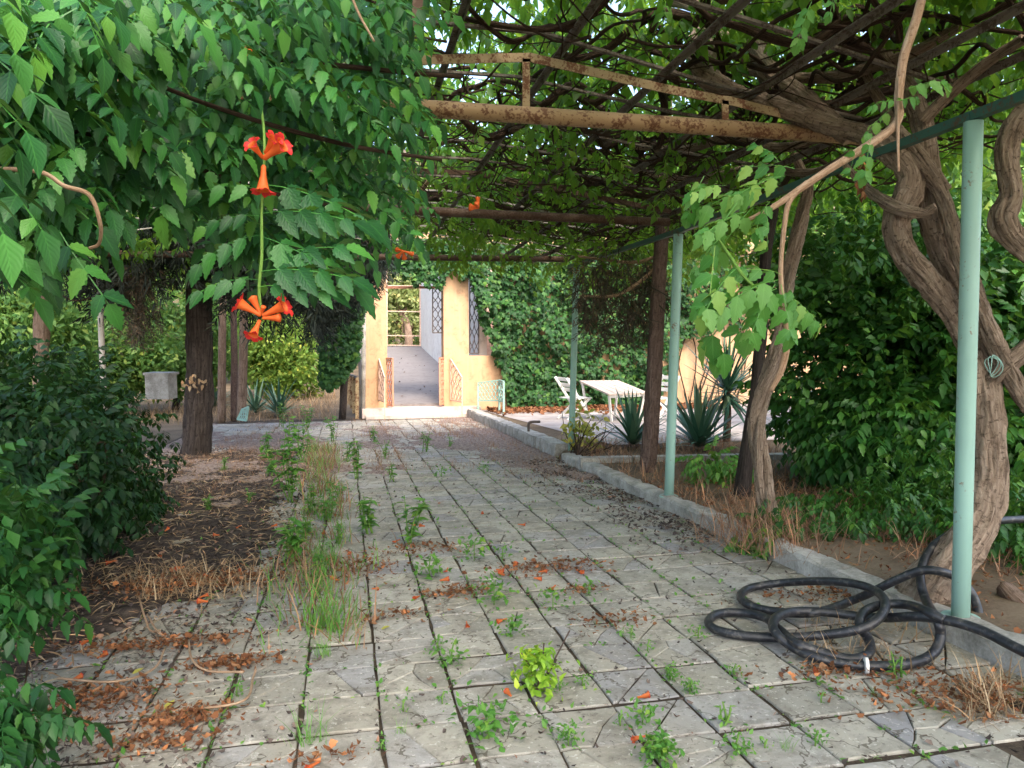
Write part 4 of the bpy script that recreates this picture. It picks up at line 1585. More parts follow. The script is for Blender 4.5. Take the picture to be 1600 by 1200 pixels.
# small leafy plants along the kerb
shrub('leafy_plant', 'fern-like green plant growing over the kerb', 'plant', gp(1215, 872), [((gp(1200, 865)[0], gp(1200, 865)[1], pz(0, 7) + 0.2), (0.22, 0.22, 0.12), 1)], 46, M['weed'], 0.2, 46, 4, 44, 2)
shrub('leafy_plant', 'yellow green plant in the bed behind the kerb, left of the twisted vine', 'plant', gp(1110, 770), [((gp(1110, 770)[0] + .1, gp(1110, 770)[1], pz(0, 9) + 0.35), (0.4, 0.3, 0.22), 1)], 70, M['weed'], 0.22, 70, 4, 45, 2)
q_ = gp(1355, 850)
shrub('ground_creeper', 'low creeper leaves carpeting the bed between the two vines', 'plant', q_, [((q_[0], q_[1] + .2, pz(0, q_[1]) + 0.26), (1.0, 0.6, 0.14), 1), ((5.0, 5.6, 0.1), (0.8, 0.9, 0.2), 1)], 620, M['leaf_shrub'], 0.15, 200, 8, 46, 0)
q_ = gp(1580, 900)
shrub('ground_creeper', 'green creeper beside the vine trunk at the right edge', 'plant', q_, [((q_[0] + .3, q_[1], pz(0, q_[1]) + 0.32), (0.5, 0.8, 0.25), 1), ((q_[0] + .5, q_[1] - 1.0, pz(0, q_[1]) + 0.28), (0.5, 0.5, 0.16), .6), ((4.9, 4.6, .1), (.6, .7, .25), 1), ((5.3, 5.8, .2), (.6, .7, .4), 1)], 520, M['leaf_shrub'], 0.18, 100, 8, 47, 0)

# ================================================================== IVY ON THE HOUSE
ivy = thing('ivy', 'thick wall of glossy ivy covering the front of the house', 'ivy', yp(900, 640, YF - 0.1))
ri = np.random.default_rng(51)
PP = []
lx_ = [732, 745, 760, 775, 790, 805, 1000, 1050, 1070, 1130, 1300]
ltop = [395, 395, 392, 390, 388, 385, 380, 380, 380, 380, 380]
lbot = [440, 470, 515, 560, 622, 640, 640, 590, 535, 510, 480]
while len(PP) < 11500:
    x, y = ri.uniform(742, 1320), ri.uniform(380, 645)
    b_ = np.interp(x, lx_, lbot) + 9 * math.sin(x * 0.11) + 6 * math.sin(x * .27)
    if y > b_:
        continue
    if ri.uniform() > (1.0 if x < 1080 else 0.6):
        continue
    if x > 815 and fbm(x, y, 0.035, 3) < -0.36 and ri.uniform() < .6:
        continue
    bulge = 0.35 + 0.75 * fbm(x, y, 0.022, 3)
    Yv = YF - abs(bulge) * ri.uniform(0.15, 1.0) - 0.06 if ri.uniform() < .75 else YF - .05
    PP.append(yp(x, y, Yv))
# over the porch head and down past the lintel
while len(PP) < 13300:
    x, y = ri.uniform(596, 745), ri.uniform(372, 470)
    b_ = np.interp(x, [596, 625, 650, 690, 705, 745], [418, 425, 440, 448, 415, 448]) + 6 * math.sin(x * .35)
    if y > b_:
        continue
    PP.append(yp(x, y, YF - ri.uniform(0.05, 0.4)))
P = np.array(PP)
N = len(P)
yd_ = np.column_stack([ri.normal(size=N) * 0.5, -0.3 - ri.uniform(0, .5, N), -0.8 + ri.normal(size=N) * 0.35])
zd = np.column_stack([ri.normal(size=N) * 0.35, -1 + ri.normal(size=N) * .3, 0.55 + ri.normal(size=N) * 0.35])
leafy(ivy, P, frames(yd_, zd), ri.uniform(0.09, 0.17, N), IVY, IVY, M['ivy'], 300, 9, seed=52)
st = MB()
for k in range(26):
    x = ri.uniform(790, 1200)
    st.tube(spline([yp(x, 642, YF - .05), yp(x + ri.normal() * 20, 540, YF - .06), yp(x + ri.normal() * 35, 420, YF - .06)], 5), 0.02, 5)
tag(st.build('stems', M['bark_branch'], ivy), kind='stuff')

# ivy curtain left of the porch, hanging on a dead trunk
iv2 = thing('ivy', 'ivy curtain hanging in front of the drain pipe left of the porch', 'ivy', yp(530, 640, 20.5))
PP = []
while len(PP) < 2600:
    x, y = ri.uniform(500, 572), ri.uniform(380, 612)
    b_ = np.interp(x, [500, 515, 540, 560, 572], [600, 612, 590, 560, 470])
    a_ = np.interp(x, [500, 530, 572], [540, 470, 400])
    if y > b_ or y < a_ - 60 * ri.uniform():
        continue
    PP.append(yp(x, y, 20.7 + ri.normal() * 0.25))
P = np.array(PP)
N = len(P)
yd_ = np.column_stack([ri.normal(size=N) * 0.5, -0.3 - ri.uniform(0, .5, N), -0.8 + ri.normal(size=N) * 0.35])
zd = np.column_stack([ri.normal(size=N) * 0.4, -1 + ri.normal(size=N) * .3, 0.5 + ri.normal(size=N) * 0.35])
leafy(iv2, P, frames(yd_, zd), ri.uniform(0.09, 0.16, N), IVY, IVY, M['ivy'], 120, 8, seed=53)
MB().tube(spline([yp(535, 655, 20.8), yp(540, 520, 20.8), yp(530, 380, 20.8)], 6), 0.09, 9, ridge=.15).build('trunk', M['bark_grey'], iv2)

# ================================================================== TREES
def cyp_leaves(t, P, r, mat, scale, spread=0.6, nparts=0, seed=0):
    N = len(P)
    yd_ = rand_dirs(N, r) * spread + np.array([0, 0, -0.75])
    zd = rand_dirs(N, r) + UP * 0.3
    scatter('crown', NEEDLE, P, frames(yd_, zd), r.uniform(scale * .7, scale * 1.3, N), mat, t, 'stuff', seed)


# big dark cypress at left
rc = np.random.default_rng(61)
cb = gp(305, 712)
dcy = 13.0
cy = thing('cypress_tree', 'large dark cypress with a thick straight trunk beside the left of the path', 'tree', cb)
m = MB()
px_tube(m, [(300, 735, dcy, 66), (307, 700, dcy, 50), (310, 620, dcy, 46), (311, 540, dcy, 44), (309, 450, dcy, 42), (306, 350, dcy, 40), (300, 200, dcy, 36), (296, 50, dcy, 30), (294, -150, dcy, 22)], 48, 0.08, 0.3, 62, 22, 0.1)
m.build('trunk', M['bark_grey'], cy)
PP = []
while len(PP) < 6500:
    x, y = rc.uniform(-60, 520), rc.uniform(-120, 520)
    b_ = np.interp(x, [-60, 60, 150, 220, 300, 380, 440, 520], [430, 430, 470, 430, 460, 470, 480, 440])
    if y > b_ - 40 + 55 * mnoise.noise(Vector((x * 0.03, 0.5, 0))):
        continue
    PP.append(dp(x, y, dcy + rc.normal() * 1.0))
cyp_leaves(cy, np.array(PP), rc, M['cypress'], 0.75, seed=63)
for k in range(12):
    a = dp(308, rc.uniform(100, 430), dcy)
    e = a + np.array([rc.normal() * 1.6, rc.normal() * .7, -rc.uniform(-.2, .7)])
    MB().tube(spline([a, (a + e) / 2 + [0, 0, .2], e], 5), np.linspace(0.06, 0.015, 11), 7, ridge=.1).build('bough', M['bark_grey'], cy)
# its dry drooping tuft and the dark boughs in front of the porch corner
cy2 = thing('cypress_tree', 'dark cypress boughs drooping in front of the left porch pillar', 'tree', gp(470, 672))
PP = []
while len(PP) < 2800:
    x, y = rc.uniform(430, 612), rc.uniform(330, 560)
    b_ = np.interp(x, [430, 470, 500, 530, 560, 600, 612], [430, 480, 530, 510, 475, 440, 410])
    if y > b_ + 20 * mnoise.noise(Vector((x * .05, 2, 0))):
        continue
    PP.append(dp(x - 8, y - 22, 17.0 + rc.normal() * 0.6))
cyp_leaves(cy2, np.array(PP), rc, M['cypress'], 0.55, seed=64)
m = MB()
px_tube(m, [(478, 470, 17.6, 14), (480, 400, 17.6, 14), (480, 300, 17.6, 12)], 9, .1, 0, 65)
m.build('trunk', M['bark_grey'], cy2)

# leaning cypress trunk on the right with dead hanging twigs
cr = gp(1010, 757, 0.12)
dcr = 10.0
cyr = thing('cypress_tree', 'slim reddish cypress trunk leaning between two mint posts behind the kerb', 'tree', cr)
m = MB()
px_tube(m, [(1004, 775, dcr, 36), (1010, 750, dcr, 31), (1016, 680, dcr, 29), (1021, 600, dcr, 28), (1025, 520, dcr, 27), (1029, 440, dcr, 26), (1035, 350, dcr, 24), (1040, 220, dcr, 24), (1042, 80, dcr, 18)], 32, 0.05, 0.3, 66, 22, 0.1)
m.build('trunk', M['bark_red'], cyr)
PP = []
while len(PP) < 900:
    x, y = rc.uniform(895, 1045), rc.uniform(385, 545)
    c_ = ((x - 965) / 70) ** 2 + ((y - 465) / 75) ** 2
    if c_ > 1:
        continue
    PP.append(dp(x, y - 10, dcr + 0.5 + rc.normal() * 0.35))
cyp_leaves(cyr, np.array(PP[:260]), rc, M['cypress_dry'], 0.34, seed=67)
o = bpy.context.scene.objects
tw = MB()
for k in range(150):
    x, y = rc.uniform(900, 1035), rc.uniform(410, 500)
    a = dp(x, y, dcr + .4 + rc.normal() * .3)
    e = a + np.array([rc.normal() * .2, rc.normal() * .2, -rc.uniform(.1, .5)])
    tw.tube(spline([a, (a + e) / 2 + rc.normal(size=3) * .06, e], 3), np.linspace(.008, .003, 7), 4)
tag(tw.build('dead_twigs', M['cypress_dry'], cyr), kind='stuff')
for pts in ([(1028, 415, dcr, 7), (1000, 440, dcr + .1, 7), (960, 462, dcr + .2, 6), (905, 462, dcr + .3, 4)], [(1030, 400, dcr, 7), (985, 410, dcr + .2, 6), (900, 400, dcr + .4, 4)]):
    m = MB()
    px_tube(m, pts, 7, 0, 0, 68)
    m.build('bough', M['twig_pale'], cyr)

# three slim trunks on the left, brown trunk at far left
for k, (pts, lab) in enumerate([
    ([(346, 660, 20, 15), (347, 560, 20, 14), (349, 430, 20, 13), (352, 250, 20, 11)], 'pale slim trunk, nearest to the big cypress'),
    ([(366, 658, 20.3, 13), (366, 560, 20.3, 12), (364, 430, 20.3, 11), (362, 250, 20.3, 10)], 'middle one of three slim trunks right of the big cypress'),
    ([(377, 655, 19.6, 17), (380, 560, 19.6, 16), (382, 430, 19.6, 14), (384, 250, 19.6, 12)], 'reddish slim trunk, rightmost of the three behind the red flowers')]):
    t = thing('slim_tree', lab, 'tree', dp(pts[0][0], pts[0][1], pts[0][2]), 'slim trees right of the big cypress')
    m = MB()
    px_tube(m, pts, 10, 0.08, 0.5, 80 + k)
    m.build('trunk', [M['bark_pale'], M['bark_red'], M['bark_pale']][k], t)
    Pc = dp(pts[3][0], pts[3][1], pts[3][2]) + rc.normal(size=(260, 3)) * [1.0, .8, 1.0]
    cyp_leaves(t, Pc, rc, M['cypress'], 0.8, seed=90 + k)
t = thing('rough_tree', 'rough orange brown trunk far left behind the dark bush', 'tree', dp(62, 560, 12))
m = MB()
px_tube(m, [(66, 620, 12, 28), (66, 520, 12, 26), (70, 430, 12, 24), (74, 300, 12, 20)], 12, .2, .5, 88)
m.build('trunk', M['bark_pale'], t)
t_b = [dp(70, 440, 12), dp(120, 470, 12), dp(200, 440, 11.8)]
MB().tube(spline(t_b, 6), np.linspace(.02, .008, 13), 6).build('bough', M['bark_branch'], t)
tag(scatter('dry_tuft', NEEDLE, np.array([dp(rc.normal(215, 16), rc.uniform(410, 520), 12 + rc.normal() * .3) for _ in range(240)]),
            frames(rand_dirs(240, rc) * .5 + [0, 0, -.8], rand_dirs(240, rc)), rc.uniform(.2, .4, 240), M['cypress_dry'], cy, 'stuff', 3))


def broad_tree(name, label, base, h, crown_c, crown_r, N, mat, size, seed, trunk=0.15, bark='bark_pale', group=None, lobes=7):
    r = np.random.default_rng(seed)
    t = thing(name, label, 'tree' if 'shrub' not in name else 'shrub', base, group)
    c, e = np.array(crown_c, float), np.array(crown_r, float)
    L = [(c + rand_dirs(1, r)[0] * e * 0.55, e * r.uniform(0.4, 0.62)) for _ in range(lobes)]
    pick = r.integers(0, lobes, N)
    u = rand_dirs(N, r)
    P = np.array([l[0] for l in L])[pick] + u * np.array([l[1] for l in L])[pick] * (r.uniform(0, 1, N) ** 0.33)[:, None]
    P = P[P[:, 2] > gz(P[:, 0], P[:, 1])]
    N = len(P)
    R = frames(rand_dirs(N, r), rand_dirs(N, r) * .7 + UP)
    scatter('crown', SPRIG, P, R, r.uniform(size * .7, size * 1.3, N), mat, t, 'stuff', seed)
    m = MB()
    b = np.array(base, float)
    m.tube(spline([b - [0, 0, .2], b + [0.05 * h, 0, h * .4], c], 6), np.linspace(trunk, trunk * .5, 13), 10, ridge=.12)
    m.build('trunk', M[bark], t)
    for k in range(min(5, lobes)):
        a = b + (c - b) * r.uniform(.4, .8)
        m = MB().tube(spline([a, (a + L[k][0]) / 2 + r.normal(size=3) * .2, L[k][0]], 5), np.linspace(trunk * .55, trunk * .15, 11), 7, ridge=.1)
        m.build('limb', M[bark], t)
    return t


# tree seen through the porch
pt = yp(632, 541, 44)
tree_b = (pt[0], 44.0, float(gz(pt[0], 44)))
broad_tree('olive_tree', 'pale many-limbed tree seen through the porch opening', tree_b, 5, (pt[0], 45.5, 3.4), (3.6, 1.6, 3.0), 4200, M['leaf_olive'], 0.42, 101, 0.3, lobes=12)
# greenery beyond, each one its own
BT = [
    ('bushy_shrub', 'bright green bush left of the big cypress, behind the dark bush', (150, 600, 22), 2.0, (2.6, 1.6, 1.9), 'leaf_far', .3, 2600),
    ('bushy_shrub', 'light green bush right behind the big cypress trunk', (270, 600, 24), 2.2, (2.0, 1.6, 2.0), 'leaf_far', .3, 2000),
    ('bushy_shrub', 'yellow green bush behind the spiky plants at left', (455, 590, 28), 2.0, (2.6, 1.6, 2.2), 'leaf_lime', .3, 2600),
    ('bushy_shrub', 'green bush at the far left edge', (20, 590, 20), 2.0, (2.2, 1.5, 2.0), 'leaf_far', .3, 2000),
    ('leafy_tree', 'tall green tree beyond the slim trunks', (400, 560, 36), 5.0, (5.5, 3, 4.6), 'leaf_far', .5, 3200),
    ('leafy_tree', 'tall light tree in the gap right of the cypress boughs', (420, 560, 46), 6.0, (5.0, 3, 4.5), 'leaf_lime', .5, 3000),
    ('leafy_tree', 'tall tree at the far left behind the bushes', (120, 560, 34), 6.0, (5.5, 3, 5.5), 'leaf_far', .5, 3200),
    ('leafy_tree', 'round tree above the ivy, behind the house roof', (860, 520, 34), 6.2, (5.0, 3, 3.6), 'leaf_far', .5, 3000),
    ('leafy_tree', 'broad tree behind the house at right', (1080, 520, 36), 6.8, (6.0, 3, 4.2), 'leaf_far', .5, 3200),
    ('leafy_tree', 'dense tree behind the house at the right edge', (1400, 520, 36), 7.0, (7.5, 3, 5.0), 'leaf_far', .55, 3200),
    ('leafy_tree', 'big tree filling the right edge beyond the green shrub', (1650, 560, 15), 4.6, (5.0, 3.2, 4.2), 'leaf_far', .4, 4200),
    ('leafy_tree', 'yellowish tree over the porch roof', (760, 520, 54), 9.0, (4.6, 3, 3.4), 'leaf_olive', .6, 2200),
]
for k, (nm, lab, (x, y, d), zc, er, mt, sz, N) in enumerate(BT):
    g = dp(x, 560, d)
    b = (g[0], g[1], float(gz(g[0], g[1])))
    broad_tree(nm, lab, b, zc, (g[0], g[1], b[2] + zc), er, N, M[mt], sz, 120 + k, 0.12 if 'shrub' in nm else 0.25, 'bark_grey')
# hillside scrub
rh = np.random.default_rng(71)
N = 9000
Xh, Yh = rh.uniform(-45, 60, N), 48 + 60 * rh.uniform(0, 1, N)
keep = np.array([mnoise.noise(Vector((a * .12, b * .12, 0))) > -0.1 for a, b in zip(Xh, Yh)])
Xh, Yh = Xh[keep], Yh[keep]
P = np.column_stack([Xh, Yh, gz(Xh, Yh) + rh.gamma(2, .5, len(Xh))])
o = scatter('hillside_scrub', SPRIG, P, frames(rand_dirs(len(P), rh), rand_dirs(len(P), rh) + UP), rh.uniform(.8, 1.9, len(P)), M['leaf_far'], None, 'stuff', 5)
tag(o, 'scrub covering the hillside far behind the house', 'undergrowth')

# ================================================================== YUCCAS AND AGAVES
BL = [raw_mesh('leaf', *(lambda v, t, u: (v, t, u))(*blade(4, w, b)), M['yucca']) for w, b in ((.035, .12), (.035, .3), (.04, .02))]


def rosette(name, label, base, centre_h, L, n, seed, tilt0=0.1, tilt1=1.6, stem=False, group=None, wide=1.0):
    r = np.random.default_rng(seed)
    t = thing(name, label, 'plant', base, group)
    c = np.array(base) + [0, 0, centre_h]
    for k in range(n):
        tilt = tilt0 + (tilt1 - tilt0) * (k / n) ** 0.9 + r.normal() * 0.08
        R = np.array(Matrix.Rotation(k * 2.4 + r.normal() * .15, 3, 'Z') @ Matrix.Rotation(-tilt, 3, 'X'))
        child('leaf', BL[r.integers(3)], t, c + [0, 0, 0.06 * (1 - k / n) - (0.12 * k / n if stem else 0)], R * np.array([wide, 1, 1]), L * r.uniform(.75, 1.08))
    if stem:
        MB().tube([np.array(base) - [0, 0, .1], np.array(base) + [0.02, 0, centre_h * .5], c], 0.06, 10, ridge=.2).build('stem', M['bark_pale'], t)
    return t


gY = lambda px, py: (lambda p: (p[0], p[1], float(gz(p[0], p[1]))))(gp(px, py, 0.12))
gr = 'spiky rosette plants on the terrace edge'
rosette('yucca', 'tall yucca with a full head of stiff blades in front of the peach wall', gY(1135, 690), 0.9, 1.15, 120, 201, .05, 2.3, True, gr)
rosette('agave', 'spiky agave clump just left of the leaning cypress trunk', gY(988, 698), 0.05, 0.95, 50, 202, .1, 1.35, False, gr, 1.5)
rosette('agave', 'spiky agave clump between the second post and the tall yucca', gY(1092, 702), 0.05, 1.1, 60, 203, .1, 1.35, False, gr, 1.5)
rosette('yucca', 'pale yucca half hidden right of the twisted vine', gY(1246, 670), 0.5, 0.9, 70, 204, .1, 1.9, True, gr)
gr = 'dark spiky plants behind the slim trunks'
for k, (x, y, lab) in enumerate(((400, 648, 'left one of two dark spiky plants behind the slim trunks'), (436, 650, 'right one of two dark spiky plants behind the slim trunks'), (335, 640, 'dark spiky plant half hidden behind the big cypress trunk'))):
    p = gp(x, y)
    rosette('agave', lab, p, 0.05, 1.05, 44, 210 + k, .15, 1.4, False, gr, 1.4)

# ================================================================== FURNITURE ON THE TERRACE
def folding_chair(label, loc, rz):
    t = thing('garden_chair', label, 'chair', loc, 'white folding chairs at the table', rz)
    W = 0.44
    for sx in (-1, 1):
        x = sx * W / 2
        MB().bar((x, -0.30, 0.92), (x, 0.26, 0.0), 0.028, 0.05).build('frame_bar', M['white_paint'], t, off=(0, 0, 0))
        x2 = sx * (W / 2 - 0.035)
        MB().bar((x2, 0.24, 0.46), (x2, -0.26, 0.0), 0.028, 0.045).build('leg', M['white_paint'], t, off=(0, 0, 0))
    for k in range(6):
        MB().box((0, -0.18 + k * 0.085, 0.465), (W - 0.03, 0.06, 0.018)).build('seat_slat', M['white_paint'], t, off=(0, 0, 0))
    for k, z in enumerate((0.64, 0.75, 0.88)):
        y = -0.30 + (0.92 - z) * 0.56 / 0.92
        MB().box((0, y + 0.03, z), (W + 0.02, 0.018, 0.075)).build('back_slat', M['white_paint'], t, off=(0, 0, 0))
    for y, z in ((0.21, 0.08), (-0.2, 0.06)):
        MB().bar((-W / 2, y, z), (W / 2, y, z), 0.022).build('stretcher', M['white_paint'], t, off=(0, 0, 0))
    return t


def onY(px, py):
    p = gp(px, py, 0.11)
    return np.array([p[0], p[1], float(gz(p[0], p[1])) + 0.012])


folding_chair('white slatted folding chair left of the table, behind the far mint post', onY(897, 655), -math.pi / 2 + 0.25).scale = (1.25, 1.25, 1.1)
folding_chair('white slatted folding chair right of the table, behind the cypress trunk', onY(1030, 657), math.pi / 2 + 0.35).scale = (1.2, 1.2, 1.12)
tp = onY(960, 660)
tbl = thing('garden_table', 'bleached wooden folding table between two white chairs', 'table', tp)
cor = [dp(951, 616, 17.4), dp(1013, 613, 17.7), dp(966, 594, 19.2), dp(905, 594.5, 18.9)]
A, B, C, Dd = cor
nb = 5
for k in range(nb):
    u0, u1 = k / nb + 0.008, (k + 1) / nb - 0.008
    q = [A + (B - A) * u0, A + (B - A) * u1, Dd + (C - Dd) * u1, Dd + (C - Dd) * u0]
    m = MB()
    m.v = [p for p in q] + [p - [0, 0, .035] for p in q]
    m.face((0, 1, 2, 3))
    m.face((7, 6, 5, 4))
    for i in range(4):
        j = (i + 1) % 4
        m.face((i, 4 + i, 4 + j, j))
    m.build('board', M['table_wood'], tbl)
m = MB()
for a, b in ((A, B), (Dd, C)):
    m.bar(a * .96 + C * .04 - [0, 0, .07], b * .96 + Dd * .04 - [0, 0, .07], 0.03, 0.06)
m.build('apron', M['white_paint'], tbl)
for k, (c, o_) in enumerate(((A, B), (B, A), (C, Dd), (Dd, C))):
    top = c * .9 + (A + B + C + Dd) / 4 * .1 - [0, 0, .04]
    foot = top * 1.0
    foot = np.array([top[0] + (o_[0] - c[0]) * -0.02 + (0.35 if k in (0, 3) else -0.35) * .35, top[1] + (0.1 if k < 2 else -.1), float(gz(top[0], top[1])) + .012])
    MB().bar(foot, top, 0.045, 0.05).build('leg', M['white_paint'], tbl)

# stone edging between terrace and the bed
ed = thing('stone_edging', 'low pale stone edging strip between the terrace and the bed', 'edging', (5, 11.8, -.3))
e0, e1 = gp(905, 722, 0.12), gp(1230, 716, 0.12)
for k in range(4):
    a, b = e0 + (e1 - e0) * (k / 4 + .004), e0 + (e1 - e0) * ((k + 1) / 4 - .004)
    MB().bar(a + [0, 0, .0], b + [0, 0, .0], 0.16, 0.14).build('edging_stone', M['concrete'], ed)
# stub of bent pipe on the kerb
pb_ = thing('pipe_stub', 'short dark bent pipe stub standing on the kerb before the far post', 'pipe', gp(825, 672, .2))
q = gp(826, 676, .2)
MB().tube(spline([q, q + [0, 0, .16], q + [.05, 0, .2], q + [.22, 0, .2]], 4), .025, 8).build('pipe', M['dark_iron'], pb_)
# tilted concrete block at left
blk = thing('concrete_wall', 'pale broken concrete wall end behind the dark bush at left', 'wall', gp(260, 620))
m = MB()
a = dp(180, 590, 16)
m.box(dp(252, 604, 16), (.5, 0.35, 0.5), rot('Z', -.3))
m.build('block', M['concrete'], blk)
m = MB()
m.box(dp(252, 585, 16) + [0, 0, .02], (.56, 0.42, 0.05), rot('Z', -.3))
m.build('coping', M['concrete'], blk)
fp = thing('broken_panel', 'small leaning mint slatted panel at the foot of the slim trunks', 'panel', gp(383, 655))
m = MB()
lattice(m, dp(371, 655, 18.8), dp(385, 657, 18.6), dp(388, 636, 18.6), dp(378, 640, 18.8), 4, 2, .012, .04)
m.build('panel', M['teal'], fp)

# golden shrub by the far post
gs = thing('golden_shrub', 'sparse golden leaved shrub at the foot of the far mint post', 'shrub', gY(905, 712))
rg = np.random.default_rng(91)
PP = []
for k in range(16):
    b = np.array(gY(900 + rg.normal() * 9, 712))
    e = dp(rg.uniform(868, 985), rg.uniform(630, 700), 12.6 + rg.normal() * .4)
    mid = (b + e) / 2 + rg.normal(size=3) * .08
    W = spline([b, mid, e], 6)
    MB().tube(W, np.linspace(.012, .004, len(W)), 5).build('stem', M['bark_branch'], gs)
    if k < 10 and e[0] < dp(945, 650, 12.6)[0]:
        for q in W[6:]:
            for z in range(5):
                PP.append(q + rg.normal(size=3) * .07)
P = np.array(PP)
leafy(gs, P, frames(rand_dirs(len(P), rg) + [0, 0, .4], rand_dirs(len(P), rg) + UP), rg.uniform(.09, .15, len(P)), [simple_leaf()], [simple_leaf()], M['leaf_gold'], 150, 3, seed=92)

# ================================================================== HOSE
hose = thing('hose', 'thick black rubber hose lying in loose coils on the paving and kerb', 'hose', gp(1300, 1000))
c6 = lambda x, y: (1050 + x / 2.069, 480 + y / 2.069)
HA = [(1180, 680, 5.25), (1138, 685, 5.2), (1060, 690, 5.1), (965, 708, 4.98), (900, 735, 4.9), (850, 767, 4.82), (815, 820, 4.72), (803, 880, 4.62), (822, 950, 4.5), (857, 1010, .2), (868, 1060, .13), (850, 1112, .06), (795, 1146, .035), (700, 1160, .035), (600, 1158, .035), (515, 1146, .035), (440, 1122, .05), (380, 1092, .06), (338, 1055, .1), (326, 1025, .11), (345, 998, .11), (400, 984, .09), (500, 986, .09), (610, 1000, .09), (700, 1004, .13), (790, 1000, .2), (890, 1012, .22), (1000, 1045, .21), (1110, 1100, .19), (1200, 1140, .18)]
HB = [(993, 1037, 4.4), (990, 985, 4.45), (968, 925, 4.52), (920, 875, 4.53), (860, 853, 4.5), (800, 853, 4.55), (720, 884, 4.64), (640, 924, 4.74), (560, 957, 4.85), (480, 984, .09), (400, 990, .05), (300, 978, .035), (240, 958, .035), (222, 930, .035), (262, 905, .035), (370, 890, .08), (500, 886, .17), (600, 896, .21), (665, 922, .21), (690, 960, .2), (668, 1006, .17), (600, 1042, .12), (470, 1062, .06), (330, 1068, .035), (220, 1060, .035), (142, 1042, .035), (118, 1014, .035), (155, 990, .035), (230, 988, .035), (300, 1004, .05), (345, 1040, .06), (400, 1085, .09), (470, 1112, .06), (560, 1136, .04), (615, 1132, .04), (642, 1105, .04), (632, 1066, .07), (606, 1030, .13), (622, 985, .16), (680, 962, .18), (760, 962, .2), (825, 985, .24), (880, 1012, .22)]
for H in (HA, HB):
    W = spline([gp(*c6(x, y), h) if h < 2 else dp(*c6(x, y), h) for x, y, h in H], 6)
    MB().tube(W, 0.026, 12).build('coil', M['rubber'], hose)
m = MB()
w0 = gp(*c6(622, 1158), .045)
w1 = gp(*c6(634, 1159), .045)
m.tube([w0, w1], .04, 12)
m.build('tape_band', M['white_paint'], hose)

# ================================================================== FALLEN FLOWERS
FF = [(656, 931), (687, 907), (792, 967), (729, 971), (799, 1088), (995, 1090), (1010, 1150), (500, 1190), (531, 907), (581, 920), (543, 867), (868, 914), (900, 890), (841, 894), (700, 887), (775, 890), (788, 899), (834, 903), (802, 885), (524, 806), (489, 831), (506, 829), (664, 822), (639, 818), (754, 799), (809, 819), (424, 826), (625, 843), (1272, 1041), (1585, 1074), (182, 880), (247, 871), (275, 891), (288, 890), (329, 906), (376, 899), (305, 916), (325, 945), (311, 939), (142, 1005), (152, 1028), (112, 1062), (378, 824), (257, 834), (343, 840)]
M['petal_wilted'] = petal_mat('petal_wilted', c3(0.55, 0.1, 0.025), c3(0.6, 0.2, 0.06))
M['petal_wilted_red'] = petal_mat('petal_wilted_red', c3(0.5, 0.035, 0.02), c3(0.55, 0.1, 0.04))
fmesh = [flower_mb(True, 0.8, s).mesh('fallen_flower', [M['petal_wilted'], M['petal_wilted_red']]) for s in range(4)]
rf_ = np.random.default_rng(95)
SPECIAL = {(799, 1088): 'larger orange trumpet flower lying on a slab right of the lime green seedling base', (995, 1090): 'orange flower with spread lobes on a pale slab near the front', (1010, 1150): 'red trumpet flower beside the small dense weed at the front',
           (1272, 1041): 'orange flower lying on the paving against the hose coil', (500, 1190): 'orange flower at the bottom edge of the paving', (1585, 1074): 'orange flower in the dry grass at the kerb, right edge', (152, 1028): 'orange flower on the near left slabs by the corner shrub'}
LMK = [((456, 785), 'the tallest weed'), ((575, 835), 'the dark green mid-path weed'), ((640, 850), 'the lobed sapling weed'), ((505, 985), 'the fluffy grass clump'), ((850, 890), 'the wide dead leaf heap'), ((720, 928), 'the small round dead leaf heap'), ((772, 945), 'the weed in the long joint'), ((460, 880), 'the broad weed by the litter'),
       ((290, 920), 'the flattened straw tuft'), ((155, 1095), 'the near left dead leaf heap'), ((255, 1010), 'the curved bare stalk'), ((300, 800), 'the dark bush edge'), ((390, 790), 'the lone litter weed'), ((671, 905), 'the weed amid fallen flowers')]
used_l = set()


def flower_label(x, y):
    for (lx_, ly_), nm in sorted(LMK, key=lambda q: math.hypot(q[0][0] - x, 2 * (q[0][1] - y))):
        dx, dy = x - lx_, 2 * (y - ly_)
        rel = ('right of' if dx > 0 else 'left of') if abs(dx) > abs(dy) else ('in front of' if dy > 0 else 'beyond')
        for far in ('just ', 'a little farther '):
            L = f'orange trumpet flower fallen {far}{rel} {nm}'
            if L not in used_l:
                used_l.add(L)
                return L


for (x, y) in FF:
    p = gp(x, y, 0.02)
    dirt = litter_mask(p[0], p[1]) > 0
    o = bpy.data.objects.new('fallen_flower', fmesh[rf_.integers(4)])
    COL.objects.link(o)
    o.location = p + np.array([0, 0, 0.022 if dirt else 0.0])
    o.rotation_euler = (rf_.normal() * .2, rf_.uniform(0, 6.28), rf_.uniform(0, 6.28))
    s = rf_.uniform(.05, .075) * (1.15 if (x, y) in SPECIAL else 1)
    o.scale = (s * .9, s, s * .9)
    if (x, y) in SPECIAL:
        tag(o, SPECIAL[(x, y)], 'flower', 'fallen trumpet flowers')
    else:
        tag(o, flower_label(x, y), 'flower', 'fallen trumpet flowers')

# ================================================================== WEEDS
WL = [raw_mesh('leaf', *leaflet(1.0, w, 5, tt, .3, .35), M['weed']) for w, tt in ((.2, False), (.3, True), (.24, True))]


